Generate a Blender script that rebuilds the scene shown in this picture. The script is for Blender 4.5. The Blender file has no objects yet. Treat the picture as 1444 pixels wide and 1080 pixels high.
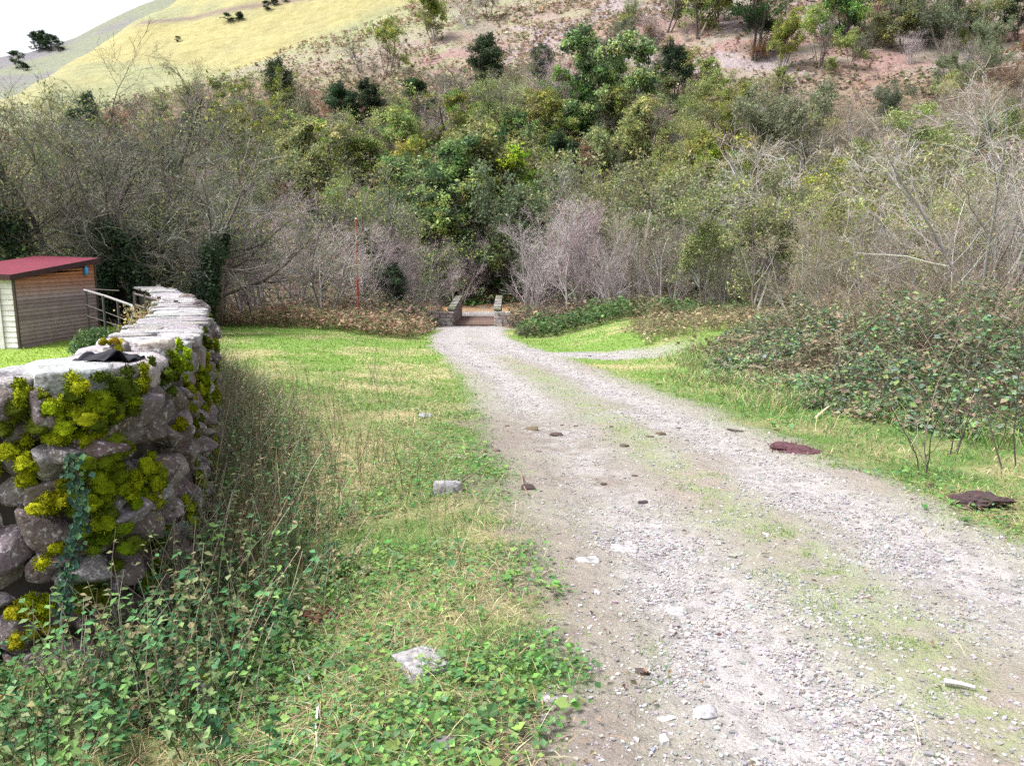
import bpy, math, random
import numpy as np
rad = math.radians
S = bpy.context.scene
COL = S.collection
RNG = np.random.default_rng(11)
random.seed(11)

# ------------------------------------------------------------------ camera
F, CU, CV, PITCH, EYE = 1091.0, 722.0, 540.0, rad(9.4), 1.6
cd = bpy.data.cameras.new('camera')
cd.sensor_width = 36.0
cd.lens = F / 1444.0 * 36.0
cd.clip_start, cd.clip_end = 0.05, 5000.0
cam = bpy.data.objects.new('camera', cd)
COL.objects.link(cam)
cam.location = (0, 0, EYE)
cam.rotation_euler = (rad(90) - PITCH, 0, 0)
S.camera = cam

# ------------------------------------------------------------------ sky, sun, exposure
SUN_EL, SUN_AZ = rad(60), rad(-105)          # azimuth from +Y, clockwise
w = bpy.data.worlds.new('World'); S.world = w; w.use_nodes = True
nt = w.node_tree; nt.nodes.clear()
sky = nt.nodes.new('ShaderNodeTexSky'); sky.sky_type = 'NISHITA'; sky.sun_disc = False
sky.sun_elevation = SUN_EL; sky.sun_rotation = SUN_AZ
sky.air_density = 1.0; sky.dust_density = 4.0; sky.ozone_density = 1.0
bw = nt.nodes.new('ShaderNodeRGBToBW'); mx = nt.nodes.new('ShaderNodeMix'); mx.data_type = 'RGBA'
tint = nt.nodes.new('ShaderNodeMix'); tint.data_type = 'RGBA'; tint.blend_type = 'MULTIPLY'
bg = nt.nodes.new('ShaderNodeBackground'); wo = nt.nodes.new('ShaderNodeOutputWorld')
nt.links.new(sky.outputs[0], bw.inputs[0]); nt.links.new(bw.outputs[0], tint.inputs[6])
tint.inputs[0].default_value = 1.0; tint.inputs[7].default_value = (1.0, 0.985, 1.03, 1)
mx.inputs[0].default_value = 0.88                                   # cloud cover: mostly grey-white
nt.links.new(sky.outputs[0], mx.inputs[6]); nt.links.new(tint.outputs[2], mx.inputs[7])
nt.links.new(mx.outputs[2], bg.inputs[0]); bg.inputs[1].default_value = 0.14
nt.links.new(bg.outputs[0], wo.inputs[0])
sl = bpy.data.lights.new('sun', 'SUN'); sl.energy = 1.55; sl.angle = rad(16); sl.color = (1.0, 0.97, 0.93)
so = bpy.data.objects.new('sun', sl); COL.objects.link(so)
so.rotation_euler = (rad(90) - SUN_EL, 0, -SUN_AZ + math.pi)
so.location = (0, 0, 60)
S.view_settings.view_transform = 'Standard'; S.view_settings.look = 'None'
S.view_settings.exposure = 1.7; S.view_settings.gamma = 1.0
S.render.engine = 'CYCLES'
S.cycles.max_bounces = 5; S.cycles.diffuse_bounces = 3; S.cycles.glossy_bounces = 1
S.cycles.transmission_bounces = 3; S.cycles.transparent_max_bounces = 4
S.cycles.caustics_reflective = False; S.cycles.caustics_refractive = False
S.cycles.use_denoising = False

# ------------------------------------------------------------------ maths helpers
def hash2(ix, iy, seed):
    n = (ix.astype(np.int64) * 374761393 + iy.astype(np.int64) * 668265263 + seed * 1442695041) & 0x7fffffff
    n = ((n ^ (n >> 13)) * 1274126177) & 0x7fffffff
    n = (n ^ (n >> 16)) & 0x7fffffff
    return n / float(0x7fffffff)
def vnoise(x, y, seed=0):
    x = np.asarray(x, float); y = np.asarray(y, float)
    ix = np.floor(x); iy = np.floor(y); fx = x - ix; fy = y - iy
    fx = fx * fx * (3 - 2 * fx); fy = fy * fy * (3 - 2 * fy)
    a = hash2(ix, iy, seed); b = hash2(ix + 1, iy, seed); c = hash2(ix, iy + 1, seed); d = hash2(ix + 1, iy + 1, seed)
    return (a * (1 - fx) + b * fx) * (1 - fy) + (c * (1 - fx) + d * fx) * fy
def fbm(x, y, seed=0, octv=4, gain=0.5):
    s = 0; a = 1.0; t = 0
    for o in range(octv):
        s = s + a * vnoise(x * 2 ** o + o * 17.3, y * 2 ** o - o * 9.1, seed + o); t += a; a *= gain
    return s / t
def sst(a, b, x):
    t = np.clip((np.asarray(x, float) - a) / (b - a), 0, 1); return t * t * (3 - 2 * t)
def lerp(a, b, t): return a + (b - a) * t
def mixc(c, c2, m): return c + (np.asarray(c2) - c) * np.asarray(m)[..., None]

CP, SP = math.cos(PITCH), math.sin(PITCH)
def ray(u, v):
    a = (u - CU) / F; b = (CV - v) / F
    return np.array([a, CP + b * SP, -SP + b * CP])
def project(P):
    P = np.asarray(P, float); x = P[..., 0]; y = P[..., 1]; z = P[..., 2] - EYE
    d = y * CP - z * SP
    return CU + F * x / d, CV - F * (y * SP + z * CP) / d
def at_y(u, v, Y):
    r = ray(u, v); t = Y / r[1]; return np.array([r[0] * t, Y, EYE + r[2] * t])

# ------------------------------------------------------------------ the lie of the land
WALL = np.array([(-7.0, 3.30), (-4.6, 3.46), (-3.2, 3.60), (-2.7, 3.64), (-2.32, 3.64), (-2.1, 3.70), (-1.98, 3.86), (-1.98, 4.2), (-2.05, 4.6),
                 (-2.19, 5.1), (-2.46, 6.0), (-2.86, 7.2), (-3.3, 8.5), (-4.3, 10.9), (-6.2, 15.2), (-9.5, 22.0), (-12.6, 27.2), (-17.5, 30.0), (-26, 31.5)])
def wall_top(Y): return 1.03 - 0.021 * (Y - 3.6)
def resample(P, step):
    seg = np.hypot(*np.diff(P, axis=0).T); s = np.r_[0, np.cumsum(seg)]
    n = int(s[-1] / step) + 1; q = np.linspace(0, s[-1], n)
    return np.c_[np.interp(q, s, P[:, 0]), np.interp(q, s, P[:, 1])], q
WP, WS = resample(WALL, 0.05)
for _ in range(6): WP[1:-1] = 0.25 * WP[:-2] + 0.5 * WP[1:-1] + 0.25 * WP[2:]
WT = np.gradient(WP, axis=0); WT /= np.linalg.norm(WT, axis=1)[:, None]
WN = np.c_[WT[:, 1], -WT[:, 0]]                 # outward (towards the track)
WPc = WP - WN * 0.3
def wall_side(X, Y):
    """signed distance to the middle of the wall: positive inside the garden"""
    X = np.asarray(X, float); Y = np.asarray(Y, float); sh = X.shape
    x = X.ravel(); y = Y.ravel(); out = np.full(x.shape, -9.0)
    idx = np.where((x < 2) & (y < 44) & (y > 0))[0]
    C = WPc[::6]; poly = np.r_[C, [(-60, C[-1, 1]), (-60, 3.0)]]; pn = np.roll(poly, -1, 0)
    for k in range(0, len(idx), 20000):
        i = idx[k:k + 20000]; px = x[i, None]; py = y[i, None]
        d2 = (px - C[None, :, 0]) ** 2 + (py - C[None, :, 1]) ** 2
        cr = ((poly[:, 1] > py) != (pn[:, 1] > py)) & (px < (pn[:, 0] - poly[:, 0]) * (py - poly[:, 1]) / (pn[:, 1] - poly[:, 1] + 1e-12) + poly[:, 0])
        out[i] = np.where(cr.sum(1) % 2 == 1, 1, -1) * np.sqrt(d2.min(1))
    return out.reshape(sh)
def road_c(Y):
    return np.interp(Y, [0, 2, 4, 5.7, 10, 15, 20, 27, 35, 48, 70], [2.0, 1.92, 1.82, 1.67, 1.3, .75, 0.0, -1.2, -2.0, -2.35, -2.8])
HNX, HNY = 0.25, 0.97
def hill_s(X, Y): return X * HNX + (Y - 63) * HNY
def ground_z(X, Y, side=None):
    X = np.asarray(X, float); Y = np.asarray(Y, float)
    z = -0.058 * np.minimum(Y, 49) - 0.004 * np.clip(Y - 49, 0, 30)
    c = road_c(Y)
    left = sst(1.8, 7.0, c - X)
    z = z + left * 0.0165 * np.clip(Y - 7, 0, 34)
    right = sst(2.6, 7.5, X - c)
    z = z + right * (0.45 + 0.012 * np.clip(Y, 0, 40)) * sst(60, 30, Y)
    z = z - 0.25 * sst(1.6, 3.5, c - X) * sst(8, 3, Y)
    z = z + 0.10 * (fbm(X * 0.5, Y * 0.5, 3, 3) - .5) * sst(1.4, 2.6, np.abs(X - c)) + 0.05 * (fbm(X * 2.2, Y * 2.2, 5, 3) - .5)
    rut = np.exp(-((np.abs(X - c) - 0.87) / 0.32) ** 2)
    z = z - 0.035 * rut * sst(46, 40, Y)
    # gully of the stream, crossed by the bridge
    gx = sst(1.9, 4.5, np.abs(X + 2.45))
    z = z - 1.3 * gx * np.exp(-((Y - 53.5) / 2.4) ** 2)
    if side is None: side = wall_side(X, Y)
    zin = np.maximum(-0.045 * Y, -0.84) + 0.05 * (fbm(X, Y, 9, 3) - .5)
    z = lerp(z, zin, sst(-0.15, 0.15, side) * sst(40, 27, Y))
    s = hill_s(X, Y)
    q = Y - X - 206
    hs = np.where(s > 15, s, 1.5 * np.log1p(np.exp(np.clip(s / 1.5, -20, 20))))
    hz = 0.55 * hs - 0.95 * np.where(q > 200, q, 6 * np.log1p(np.exp(np.clip(q / 6, -20, 30))))
    hz = hz + sst(5, 40, s) * (5.0 * (fbm(X * .02, Y * .02, 21, 3) - .5) + 1.6 * (fbm(X * .12, Y * .12, 22, 3) - .5))
    return z + np.maximum(hz, -60)
def gz(x, y): return float(ground_z(np.array([x]), np.array([y]))[0])
_T = np.r_[np.linspace(1.5, 30, 1200), np.linspace(30.1, 260, 2300)]
def on_ground(u, v):
    r = ray(u, v); P = _T[:, None] * r + np.array([0, 0, EYE])
    d = P[:, 2] - ground_z(P[:, 0], P[:, 1]); k = int(np.argmax(d < 0))
    if k == 0: return None
    a = d[k - 1] / (d[k - 1] - d[k]); p = P[k - 1] + (P[k] - P[k - 1]) * a
    p[2] = gz(p[0], p[1]); return p
def on_canopy(u, v, H, ymin=56):
    """the place on the slope where a tree H high has its top on this line of sight"""
    r = ray(u, v); P = _T[:, None] * r + np.array([0, 0, EYE]); P = P[P[:, 1] > ymin]
    d = P[:, 2] - (ground_z(P[:, 0], P[:, 1]) + H)
    k = np.where((d[:-1] > 0) & (d[1:] <= 0))[0]
    if len(k) == 0: return None
    p = P[k[0] + 1]; return np.array([p[0], p[1], gz(p[0], p[1])])

# ------------------------------------------------------------------ objects and properties
def props(o, label=None, cat=None, group=None, kind=None):
    if label: o['label'] = label
    if cat: o['category'] = cat
    if group: o['group'] = group
    if kind: o['kind'] = kind
    return o
def empty(name, loc=(0, 0, 0), label=None, cat=None, group=None):
    o = bpy.data.objects.new(name, None); COL.objects.link(o); o.location = loc
    o.empty_display_size = 0.2
    return props(o, label, cat, group)
def link(name, me, parent=None, **k):
    o = bpy.data.objects.new(name, me); COL.objects.link(o)
    if parent is not None: o.parent = parent
    return props(o, **k)
def mesh(name, V, Fq, mat, col=None, smooth=False):
    """V (n,3), Fq (m,4) or (m,3) indices, col (n,3) linear colours"""
    V = np.asarray(V, np.float32).reshape(-1, 3); Fq = np.asarray(Fq, np.int32); k = Fq.shape[1]
    me = bpy.data.meshes.new(name)
    me.vertices.add(len(V)); me.vertices.foreach_set('co', V.ravel())
    me.loops.add(Fq.size); me.loops.foreach_set('vertex_index', Fq.ravel())
    me.polygons.add(len(Fq)); me.polygons.foreach_set('loop_start', np.arange(0, Fq.size, k, dtype=np.int32))
    me.polygons.foreach_set('use_smooth', np.full(len(Fq), smooth, bool))
    if col is not None:
        c = np.ones((len(V), 4), np.float32); c[:, :3] = np.clip(np.broadcast_to(col, (len(V), 3)), 0, 1)
        a = me.color_attributes.new('col', 'FLOAT_COLOR', 'POINT'); a.data.foreach_set('color', c.ravel())
    if isinstance(mat, (list, tuple)):
        for m in mat: me.materials.append(m)
    else: me.materials.append(mat)
    me.update(calc_edges=True)
    return me
class MB:
    """collects pieces (quads) into one mesh"""
    def __init__(s): s.V = []; s.F = []; s.C = []; s.n = 0
    def add(s, V, Fq, c=(.5, .5, .5)):
        V = np.asarray(V, float).reshape(-1, 3); s.V.append(V); s.F.append(np.asarray(Fq, int) + s.n)
        s.C.append(np.broadcast_to(np.asarray(c, float), (len(V), 3))); s.n += len(V)
    def mesh(s, name, mat, smooth=False):
        return mesh(name, np.concatenate(s.V), np.concatenate(s.F), mat, np.concatenate(s.C), smooth)
    def box(s, c, size, R=None, col=(.5, .5, .5), bev=0.0):
        hx, hy, hz = np.array(size) / 2
        V = np.array([(x, y, z) for z in (-hz, hz) for (x, y) in ((-hx, -hy), (hx, -hy), (hx, hy), (-hx, hy))])
        if R is not None: V = V @ np.asarray(R).T
        s.add(V + np.array(c), [(0, 3, 2, 1), (4, 5, 6, 7), (0, 1, 5, 4), (1, 2, 6, 5), (2, 3, 7, 6), (3, 0, 4, 7)], col)
    def tube(s, P, r, sides=8, col=(.5, .5, .5), caps=True):
        P = np.asarray(P, float); r = np.broadcast_to(np.asarray(r, float), (len(P),))
        V, Fq = tubes(P[None], r[None], sides); n = len(V)
        s.add(V, Fq, col)
        if caps:
            for k in (0, len(P) - 1):
                ring = V[k * sides:(k + 1) * sides]; 
                s.add(np.concatenate([ring, np.repeat(P[k][None], sides, 0)]), [(i, (i + 1) % sides, sides + (i + 1) % sides, sides + i) for i in range(sides)], col)
def tubes(P, R, sides=3):
    """P (N,k,3), R (N,k) -> verts, quads"""
    N, k, _ = P.shape
    T = np.gradient(P, axis=1) if k > 2 else np.repeat(P[:, 1:] - P[:, :1], 2, 1)
    T /= np.linalg.norm(T, axis=2, keepdims=True) + 1e-9
    up = np.zeros_like(T); up[..., 2] = 1; flat = np.abs(T[..., 2]) > 0.95; up[flat] = (1, 0, 0)
    A = np.cross(T, up); A /= np.linalg.norm(A, axis=2, keepdims=True) + 1e-9; B = np.cross(T, A)
    th = np.arange(sides) * 2 * math.pi / sides
    V = P[:, :, None] + R[:, :, None, None] * (A[:, :, None] * np.cos(th)[:, None] + B[:, :, None] * np.sin(th)[:, None])
    i = np.arange(k - 1)[:, None] * sides; j = np.arange(sides)[None]; jn = (j + 1) % sides
    q = np.stack([i + j, i + jn, i + sides + jn, i + sides + j], -1).reshape(-1, 4)
    Fq = (q[None] + (np.arange(N) * k * sides)[:, None, None]).reshape(-1, 4)
    return V.reshape(-1, 3), Fq
def unit(v): return v / (np.linalg.norm(v, axis=-1, keepdims=True) + 1e-9)
def rand_dirs(n, rng): return unit(rng.normal(size=(n, 3)))
def leaves(P, D, N, L, Wd, fold=0.15):
    """kite-shaped leaves: base P, direction D, normal N, length L, width Wd"""
    n = len(P); L = np.broadcast_to(L, (n,))[:, None]; Wd = np.broadcast_to(Wd, (n,))[:, None]
    Sd = unit(np.cross(D, N)); Nn = np.cross(Sd, D)
    V = np.stack([P, P + D * L * .45 + Sd * Wd * .5 + Nn * L * fold, P + D * L, P + D * L * .45 - Sd * Wd * .5 + Nn * L * fold], 1)
    return V.reshape(-1, 3), np.arange(4 * n).reshape(n, 4)
def blades(P, D, H, Wd, bend, rng):
    """two-quad grass blades: root P, lean direction D (horizontal), height H"""
    n = len(P); a = rng.uniform(0, 2 * math.pi, n); Sd = np.c_[np.cos(a), np.sin(a), np.zeros(n)]
    Z = np.array([0, 0, 1.0]); H = H[:, None]; Wd = Wd[:, None]; bend = bend[:, None]
    m = P + Z * H * .55 + D * H * bend * .35; t = P + Z * H * (1 - .35 * bend) + D * H * bend * 1.1
    V = np.stack([P - Sd * Wd, P + Sd * Wd, m + Sd * Wd * .75, m - Sd * Wd * .75, t + Sd * Wd * .12, t - Sd * Wd * .12], 1)
    q = np.array([(0, 1, 2, 3), (3, 2, 4, 5)]); Fq = (q[None] + (np.arange(n) * 6)[:, None, None]).reshape(-1, 4)
    return V.reshape(-1, 3), Fq
def pick(rng, pal, n, jit=0.18):
    pal = np.array(pal, float); c = pal[rng.integers(0, len(pal), n)]
    return np.clip(c * (1 + rng.normal(0, jit, (n, 1))) * (1 + rng.normal(0, jit * .35, (n, 3))), 0.004, 0.9)

# ------------------------------------------------------------------ materials
def new_mat(name):
    m = bpy.data.materials.new(name); m.use_nodes = True; t = m.node_tree; t.nodes.clear()
    out = t.nodes.new('ShaderNodeOutputMaterial'); return m, t, out
def nd(t, typ, **k):
    n = t.nodes.new(typ)
    for a, b in k.items(): setattr(n, a, b)
    return n
def mixn(t, fac, a, b, mode='MIX'):
    n = nd(t, 'ShaderNodeMix', data_type='RGBA', blend_type=mode)
    for sock, val in ((n.inputs[0], fac), (n.inputs[6], a), (n.inputs[7], b)):
        if hasattr(val, 'is_output'): t.links.new(val, sock)
        else: sock.default_value = val if not isinstance(val, tuple) or len(val) == 4 else (*val, 1)
    return n.outputs[2]
def noise(t, vec, scale, detail=4, lo=.35, hi=.65, rough=.55):
    n = nd(t, 'ShaderNodeTexNoise'); n.inputs['Scale'].default_value = scale; n.inputs['Detail'].default_value = detail
    n.inputs['Roughness'].default_value = rough; t.links.new(vec, n.inputs['Vector'])
    r = nd(t, 'ShaderNodeMapRange'); r.inputs[1].default_value = lo; r.inputs[2].default_value = hi
    t.links.new(n.outputs[0], r.inputs[0]); return r.outputs[0]
def surface(name, col=None, layers=(), rough=.9, bump=(), vary=0.0, pos=True, spec=.2, metal=0.0):
    """col None: the vertex colour; layers: (scale, detail, lo, hi, colour, mode, strength)"""
    m, t, out = new_mat(name); b = nd(t, 'ShaderNodeBsdfPrincipled')
    vec = nd(t, 'ShaderNodeNewGeometry').outputs['Position'] if pos else nd(t, 'ShaderNodeTexCoord').outputs['Object']
    if col is None: c = nd(t, 'ShaderNodeAttribute', attribute_name='col').outputs['Color']
    else:
        rgb = nd(t, 'ShaderNodeRGB'); rgb.outputs[0].default_value = (*col, 1); c = rgb.outputs[0]
    for sc, det, lo, hi, lc, mode, st in layers:
        f = noise(t, vec, sc, det, lo, hi)
        ml = nd(t, 'ShaderNodeMath', operation='MULTIPLY'); t.links.new(f, ml.inputs[0]); ml.inputs[1].default_value = st
        c = mixn(t, ml.outputs[0], c, lc, mode)
    if vary:
        oi = nd(t, 'ShaderNodeObjectInfo'); hs = nd(t, 'ShaderNodeHueSaturation')
        for sock, lo, hi, mul in (('Hue', .5 - vary * .12, .5 + vary * .12, 1), ('Value', 1 - vary, 1 + vary, 7.31), ('Saturation', 1 - vary, 1 + vary, 3.77)):
            a = nd(t, 'ShaderNodeMath', operation='MULTIPLY'); a.inputs[1].default_value = mul; t.links.new(oi.outputs['Random'], a.inputs[0])
            fr = nd(t, 'ShaderNodeMath', operation='FRACT'); t.links.new(a.outputs[0], fr.inputs[0])
            r = nd(t, 'ShaderNodeMapRange'); r.inputs[3].default_value = lo; r.inputs[4].default_value = hi
            t.links.new(fr.outputs[0], r.inputs[0]); t.links.new(r.outputs[0], hs.inputs[sock])
        t.links.new(c, hs.inputs['Color']); c = hs.outputs[0]
    t.links.new(c, b.inputs['Base Color']); b.inputs['Roughness'].default_value = rough
    b.inputs['Specular IOR Level'].default_value = spec; b.inputs['Metallic'].default_value = metal
    prev = None
    for sc, det, dist in bump:
        n = nd(t, 'ShaderNodeTexNoise'); n.inputs['Scale'].default_value = sc; n.inputs['Detail'].default_value = det; t.links.new(vec, n.inputs['Vector'])
        bp = nd(t, 'ShaderNodeBump'); bp.inputs['Strength'].default_value = 1.0; bp.inputs['Distance'].default_value = dist
        t.links.new(n.outputs[0], bp.inputs['Height'])
        if prev is not None: t.links.new(prev, bp.inputs['Normal'])
        prev = bp.outputs[0]
    if prev is not None: t.links.new(prev, b.inputs['Normal'])
    t.links.new(b.outputs[0], out.inputs[0]); return m
def leafy(name, vary=0.15, trans=.3, rough=.55, spec=.25):
    m = surface(name, None, vary=vary, rough=rough, spec=spec); t = m.node_tree
    b = next(n for n in t.nodes if n.type == 'BSDF_PRINCIPLED'); out = next(n for n in t.nodes if n.type == 'OUTPUT_MATERIAL')
    tr = nd(t, 'ShaderNodeBsdfTranslucent'); ms = nd(t, 'ShaderNodeMixShader'); ms.inputs[0].default_value = trans
    t.links.new(b.inputs['Base Color'].links[0].from_socket, tr.inputs[0])
    t.links.new(b.outputs[0], ms.inputs[1]); t.links.new(tr.outputs[0], ms.inputs[2]); t.links.new(ms.outputs[0], out.inputs[0]); return m

M_ground = surface('earth', None, [(90, 5, .3, .7, (.55, .52, .50), 'MULTIPLY', .55), (14, 5, .35, .7, (1.25, 1.2, 1.15), 'MULTIPLY', .6)], bump=[(60, 5, .012), (9, 4, .03)])
M_hill = surface('hill turf', None, [(1.6, 6, .35, .65, (.62, .60, .58), 'MULTIPLY', .7), (6, 5, .4, .7, (1.3, 1.25, 1.2), 'MULTIPLY', .5)], bump=[(1.2, 6, .5)])
M_far = surface('far turf', None, [(.35, 8, .35, .65, (.72, .70, .66), 'MULTIPLY', .6), (.06, 6, .4, .6, (1.12, 1.1, 1.0), 'MULTIPLY', .6)], bump=[(.25, 7, 1.2)])
M_grass = leafy('grass blades', 0, .35)
M_leaf = leafy('leaves', .22, .35)
M_leafs = leafy('small leaves', 0, .3, .75, .12)
M_bark = surface('bark', None, vary=.2)
M_stone = surface('wall stone', None, [(14, 6, .42, .62, (.19, .16, .155), 'MIX', .5), (38, 5, .55, .64, (.50, .49, .51), 'MIX', .7), (5, 4, .45, .65, (.10, .075, .07), 'MIX', .6), (70, 4, .52, .7, (.05, .045, .04), 'MIX', .6)],
                  bump=[(40, 6, .012), (12, 4, .025)], rough=.92)
M_cope = surface('coping stone', None, [(9, 6, .42, .62, (.17, .155, .155), 'MIX', .6), (45, 5, .5, .62, (.46, .45, .47), 'MIX', .6), (24, 5, .6, .68, (.06, .055, .05), 'MIX', .7), (3, 4, .6, .75, (.28, .29, .10), 'MIX', .4)],
                 bump=[(45, 6, .010), (9, 5, .02)], rough=.92)
M_core = surface('wall core', (.035, .03, .025), rough=1)
M_moss = surface('moss', None, [(55, 4, .35, .65, (.45, .5, .3), 'MULTIPLY', .5), (8, 3, .4, .65, (1.25, 1.12, .8), 'MULTIPLY', .6)], bump=[(110, 4, .012), (40, 3, .012)], rough=1, spec=.05)
M_peb = surface('gravel stones', None, [(160, 3, .4, .65, (.7, .68, .68), 'MULTIPLY', .6)], rough=.95)
M_rock = surface('rock', None, [(30, 6, .5, .65, (.42, .41, .42), 'MIX', .6), (18, 5, .48, .62, (.11, .10, .10), 'MIX', .7), (90, 4, .5, .7, (.2, .19, .18), 'MIX', .4)], bump=[(50, 6, .008)], rough=.9)

# ------------------------------------------------------------------ the ground
SIDE0 = on_ground(940, 494); SIDE1 = on_ground(690, 497)
def masks(X, Y, side=None):
    if side is None: side = wall_side(X, Y)
    c = road_c(Y); wv = X - c
    n1 = fbm(X * 1.3, Y * 1.3, 31, 4) - .5; n2 = fbm(X * 6, Y * 6, 33, 3) - .5; n3 = fbm(X * .45, Y * .45, 35, 3) - .5
    wv = wv + .5 * n1 + .12 * n2
    far = sst(17, 26, Y)
    road = sst(1.95, 1.45, np.abs(wv - .05)) * sst(66, 62, Y)
    tr = np.maximum(np.exp(-((wv + .80) / .40) ** 2), np.exp(-((wv - .90) / .44) ** 2))
    g = road * np.clip(.06 + .95 * tr + .6 * far + 1.1 * n1 + .8 * n2, 0, 1)
    # muddy, trampled place on the left wheel track
    mud = sst(5.0, 6.4, Y) * sst(12.5, 9.5, Y) * sst(-2.3, -1.7, wv) * sst(.15, -.7, wv) * np.clip(.55 + 2.2 * n1 + 1.8 * n2, 0, 1)
    edge = sst(-2.25, -1.75, wv) * sst(-.85, -1.35, wv) * sst(7.5, 4.5, Y)
    mud = np.maximum(mud, edge * np.clip(.48 + 1.8 * n1 + 1.5 * n2, 0, 1))
    g = g * (1 - .85 * mud)
    # side track to the right, in front of the bridge
    yc = np.interp(X, [-3, 0, SIDE0[0]], [SIDE1[1] + .5, SIDE1[1] - .2, SIDE0[1]])
    sd = sst(1.5, .7, np.abs(Y - yc) + 1.0 * n1) * sst(-2.5, -1, X) * sst(SIDE0[0] + 1.5, SIDE0[0] - 2, X)
    g = np.maximum(g, .95 * sd); road = np.maximum(road, sd)
    # flare in front of the bridge, crossing lane beyond it
    fl = sst(41, 44, Y) * sst(2.4, 1.4, np.abs(X + 2.4) - .25 * np.clip(46 - Y, 0, 4))
    lane = sst(56.3, 57, Y) * sst(60.8, 60, Y) * sst(-14, -11, X) * sst(10, 7, X)
    g = np.maximum(g, np.maximum(fl * .9, lane)); road = np.maximum(road, np.maximum(fl, lane))
    moss = road * (1 - g) * np.clip(.12 + 2.6 * n1 + 2.0 * n2 + .6 * np.exp(-(wv / .35) ** 2) * sst(30, 20, Y), 0, 1) * (1 - mud)
    inside = sst(.0, .2, side)
    grass = (1 - road) * (1 - inside * 0) 
    straw = np.clip(.12 + 2.6 * n3 + 1.8 * n1, 0, 1) * (1 - inside) * (1 - road)
    straw = np.maximum(straw, np.exp(-((X + 1.9) / 1.0) ** 2 - ((Y - 7.6) / 2.2) ** 2) * np.clip(.8 + 2 * n2, 0, 1) * (1 - road))
    wood = np.maximum(sst(39, 43, Y) * (1 - road), sst(-2, 3, hill_s(X, Y)))
    be = bramble_edge(Y)
    br = sst(be, be + .9, X + .5 * n1) * sst(24.5, 22.5, Y) * (Y > 4)
    return dict(g=g, mud=mud, moss=moss, road=road, straw=straw * (1 - wood), wood=wood, br=br, inside=inside, n1=n1, n2=n2, n3=n3, wv=wv)
def bramble_edge(Y): return np.interp(Y, [3, 5, 6.5, 7.5, 8.5, 10, 12.5, 15.5, 18, 21, 24], [9.5, 7.6, 6.5, 5.7, 4.9, 4.4, 4.1, 4.0, 4.4, 5.6, 8.0])
def ground_col(X, Y, m):
    n1, n2, n3 = m['n1'], m['n2'], m['n3']
    f = fbm(X * 14, Y * 14, 41, 3)
    base = np.broadcast_to(np.array([.085, .145, .035]), X.shape + (3,)).copy()
    base = mixc(base, (.17, .14, .085), np.clip(.4 + 2.5 * n2 + n1, 0, 1) * .6 * sst(30, 9, Y)); base = mixc(base, (.15, .25, .05), sst(9, 22, Y) * .8)
    base = mixc(base, (.36, .31, .17), m['straw'] * .75)
    base = mixc(base, (.20, .30, .05), m['inside'] * .9)
    base = mixc(base, (.235, .222, .19), m['road'] * .9)
    base = mixc(base, (.24, .20, .18), m['road'] * np.clip(.2 + 2.5 * n3 - n1, 0, 1) * .8)
    base = mixc(base, (.16, .23, .06), m['moss'] * np.clip(f * 1.6, 0, 1) * .85)
    base = mixc(base, (.165, .14, .122), m['mud'] * .85)
    gr = mixc(np.broadcast_to(np.array([.315, .305, .305]), X.shape + (3,)), (.20, .19, .185), np.clip(1.5 - 2.6 * f, 0, 1))
    base = base * (1 - m['g'][..., None]) + gr * m['g'][..., None]
    base = mixc(base, (.17, .115, .075), m['wood'] * .95)
    base = mixc(base, (.09, .075, .05), m['br'] * .9)
    leaf = sst(60.2, 60.8, Y) * sst(66, 65, Y) * sst(9, 6, X) * sst(-12, -8, X)
    base = mixc(base, (.34, .21, .10), leaf * np.clip(.8 + 2 * n2, 0, 1))
    return base
def make_ground():
    na, nr = 720, 760
    a = np.linspace(rad(-52), rad(50), na); r = 3.6 * (86 / 3.6) ** (np.linspace(0, 1, nr) ** 1.0)
    A, R = np.meshgrid(a, r); X = R * np.sin(A); Y = R * np.cos(A) - 3.0
    side = wall_side(X, Y); Z = ground_z(X, Y, side); m = masks(X, Y, side); C = ground_col(X, Y, m)
    gx = np.exp(-((Y - 52.5) / 3.2) ** 8) * sst(1.75, 1.6, np.abs(X + 2.45))
    Z = Z + .012 * (fbm(X * 16, Y * 16, 51, 2) - .5) * sst(20, 8, Y) - .12 * gx
    i = np.arange(nr - 1)[:, None] * na; j = np.arange(na - 1)[None]
    q = np.stack([i + j, i + j + 1, i + na + j + 1, i + na + j], -1).reshape(-1, 4)
    link('ground', mesh('ground', np.stack([X, Y, Z], -1), q, M_ground, C.reshape(-1, 3), True), kind='structure')
    # the same ground, coarser, behind the camera and to the sides
    xs = np.linspace(-120, 120, 121); ys = np.linspace(-60, 62, 62)
    X, Y = np.meshgrid(xs, ys); Z = ground_z(X, Y, np.full(X.shape, -9.)) - .35
    Z = np.where((Y > -2) & (np.abs(X) < (Y + 3) * 1.15), Z - 1.6, Z)
    C = np.broadcast_to(np.array([.15, .18, .06]), X.shape + (3,))
    na, nr = 121, 62; i = np.arange(nr - 1)[:, None] * na; j = np.arange(na - 1)[None]
    q = np.stack([i + j, i + j + 1, i + na + j + 1, i + na + j], -1).reshape(-1, 4)
    link('ground_field', mesh('ground_field', np.stack([X, Y, Z], -1), q, M_ground, C.reshape(-1, 3), True), kind='structure')
make_ground()

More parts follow.
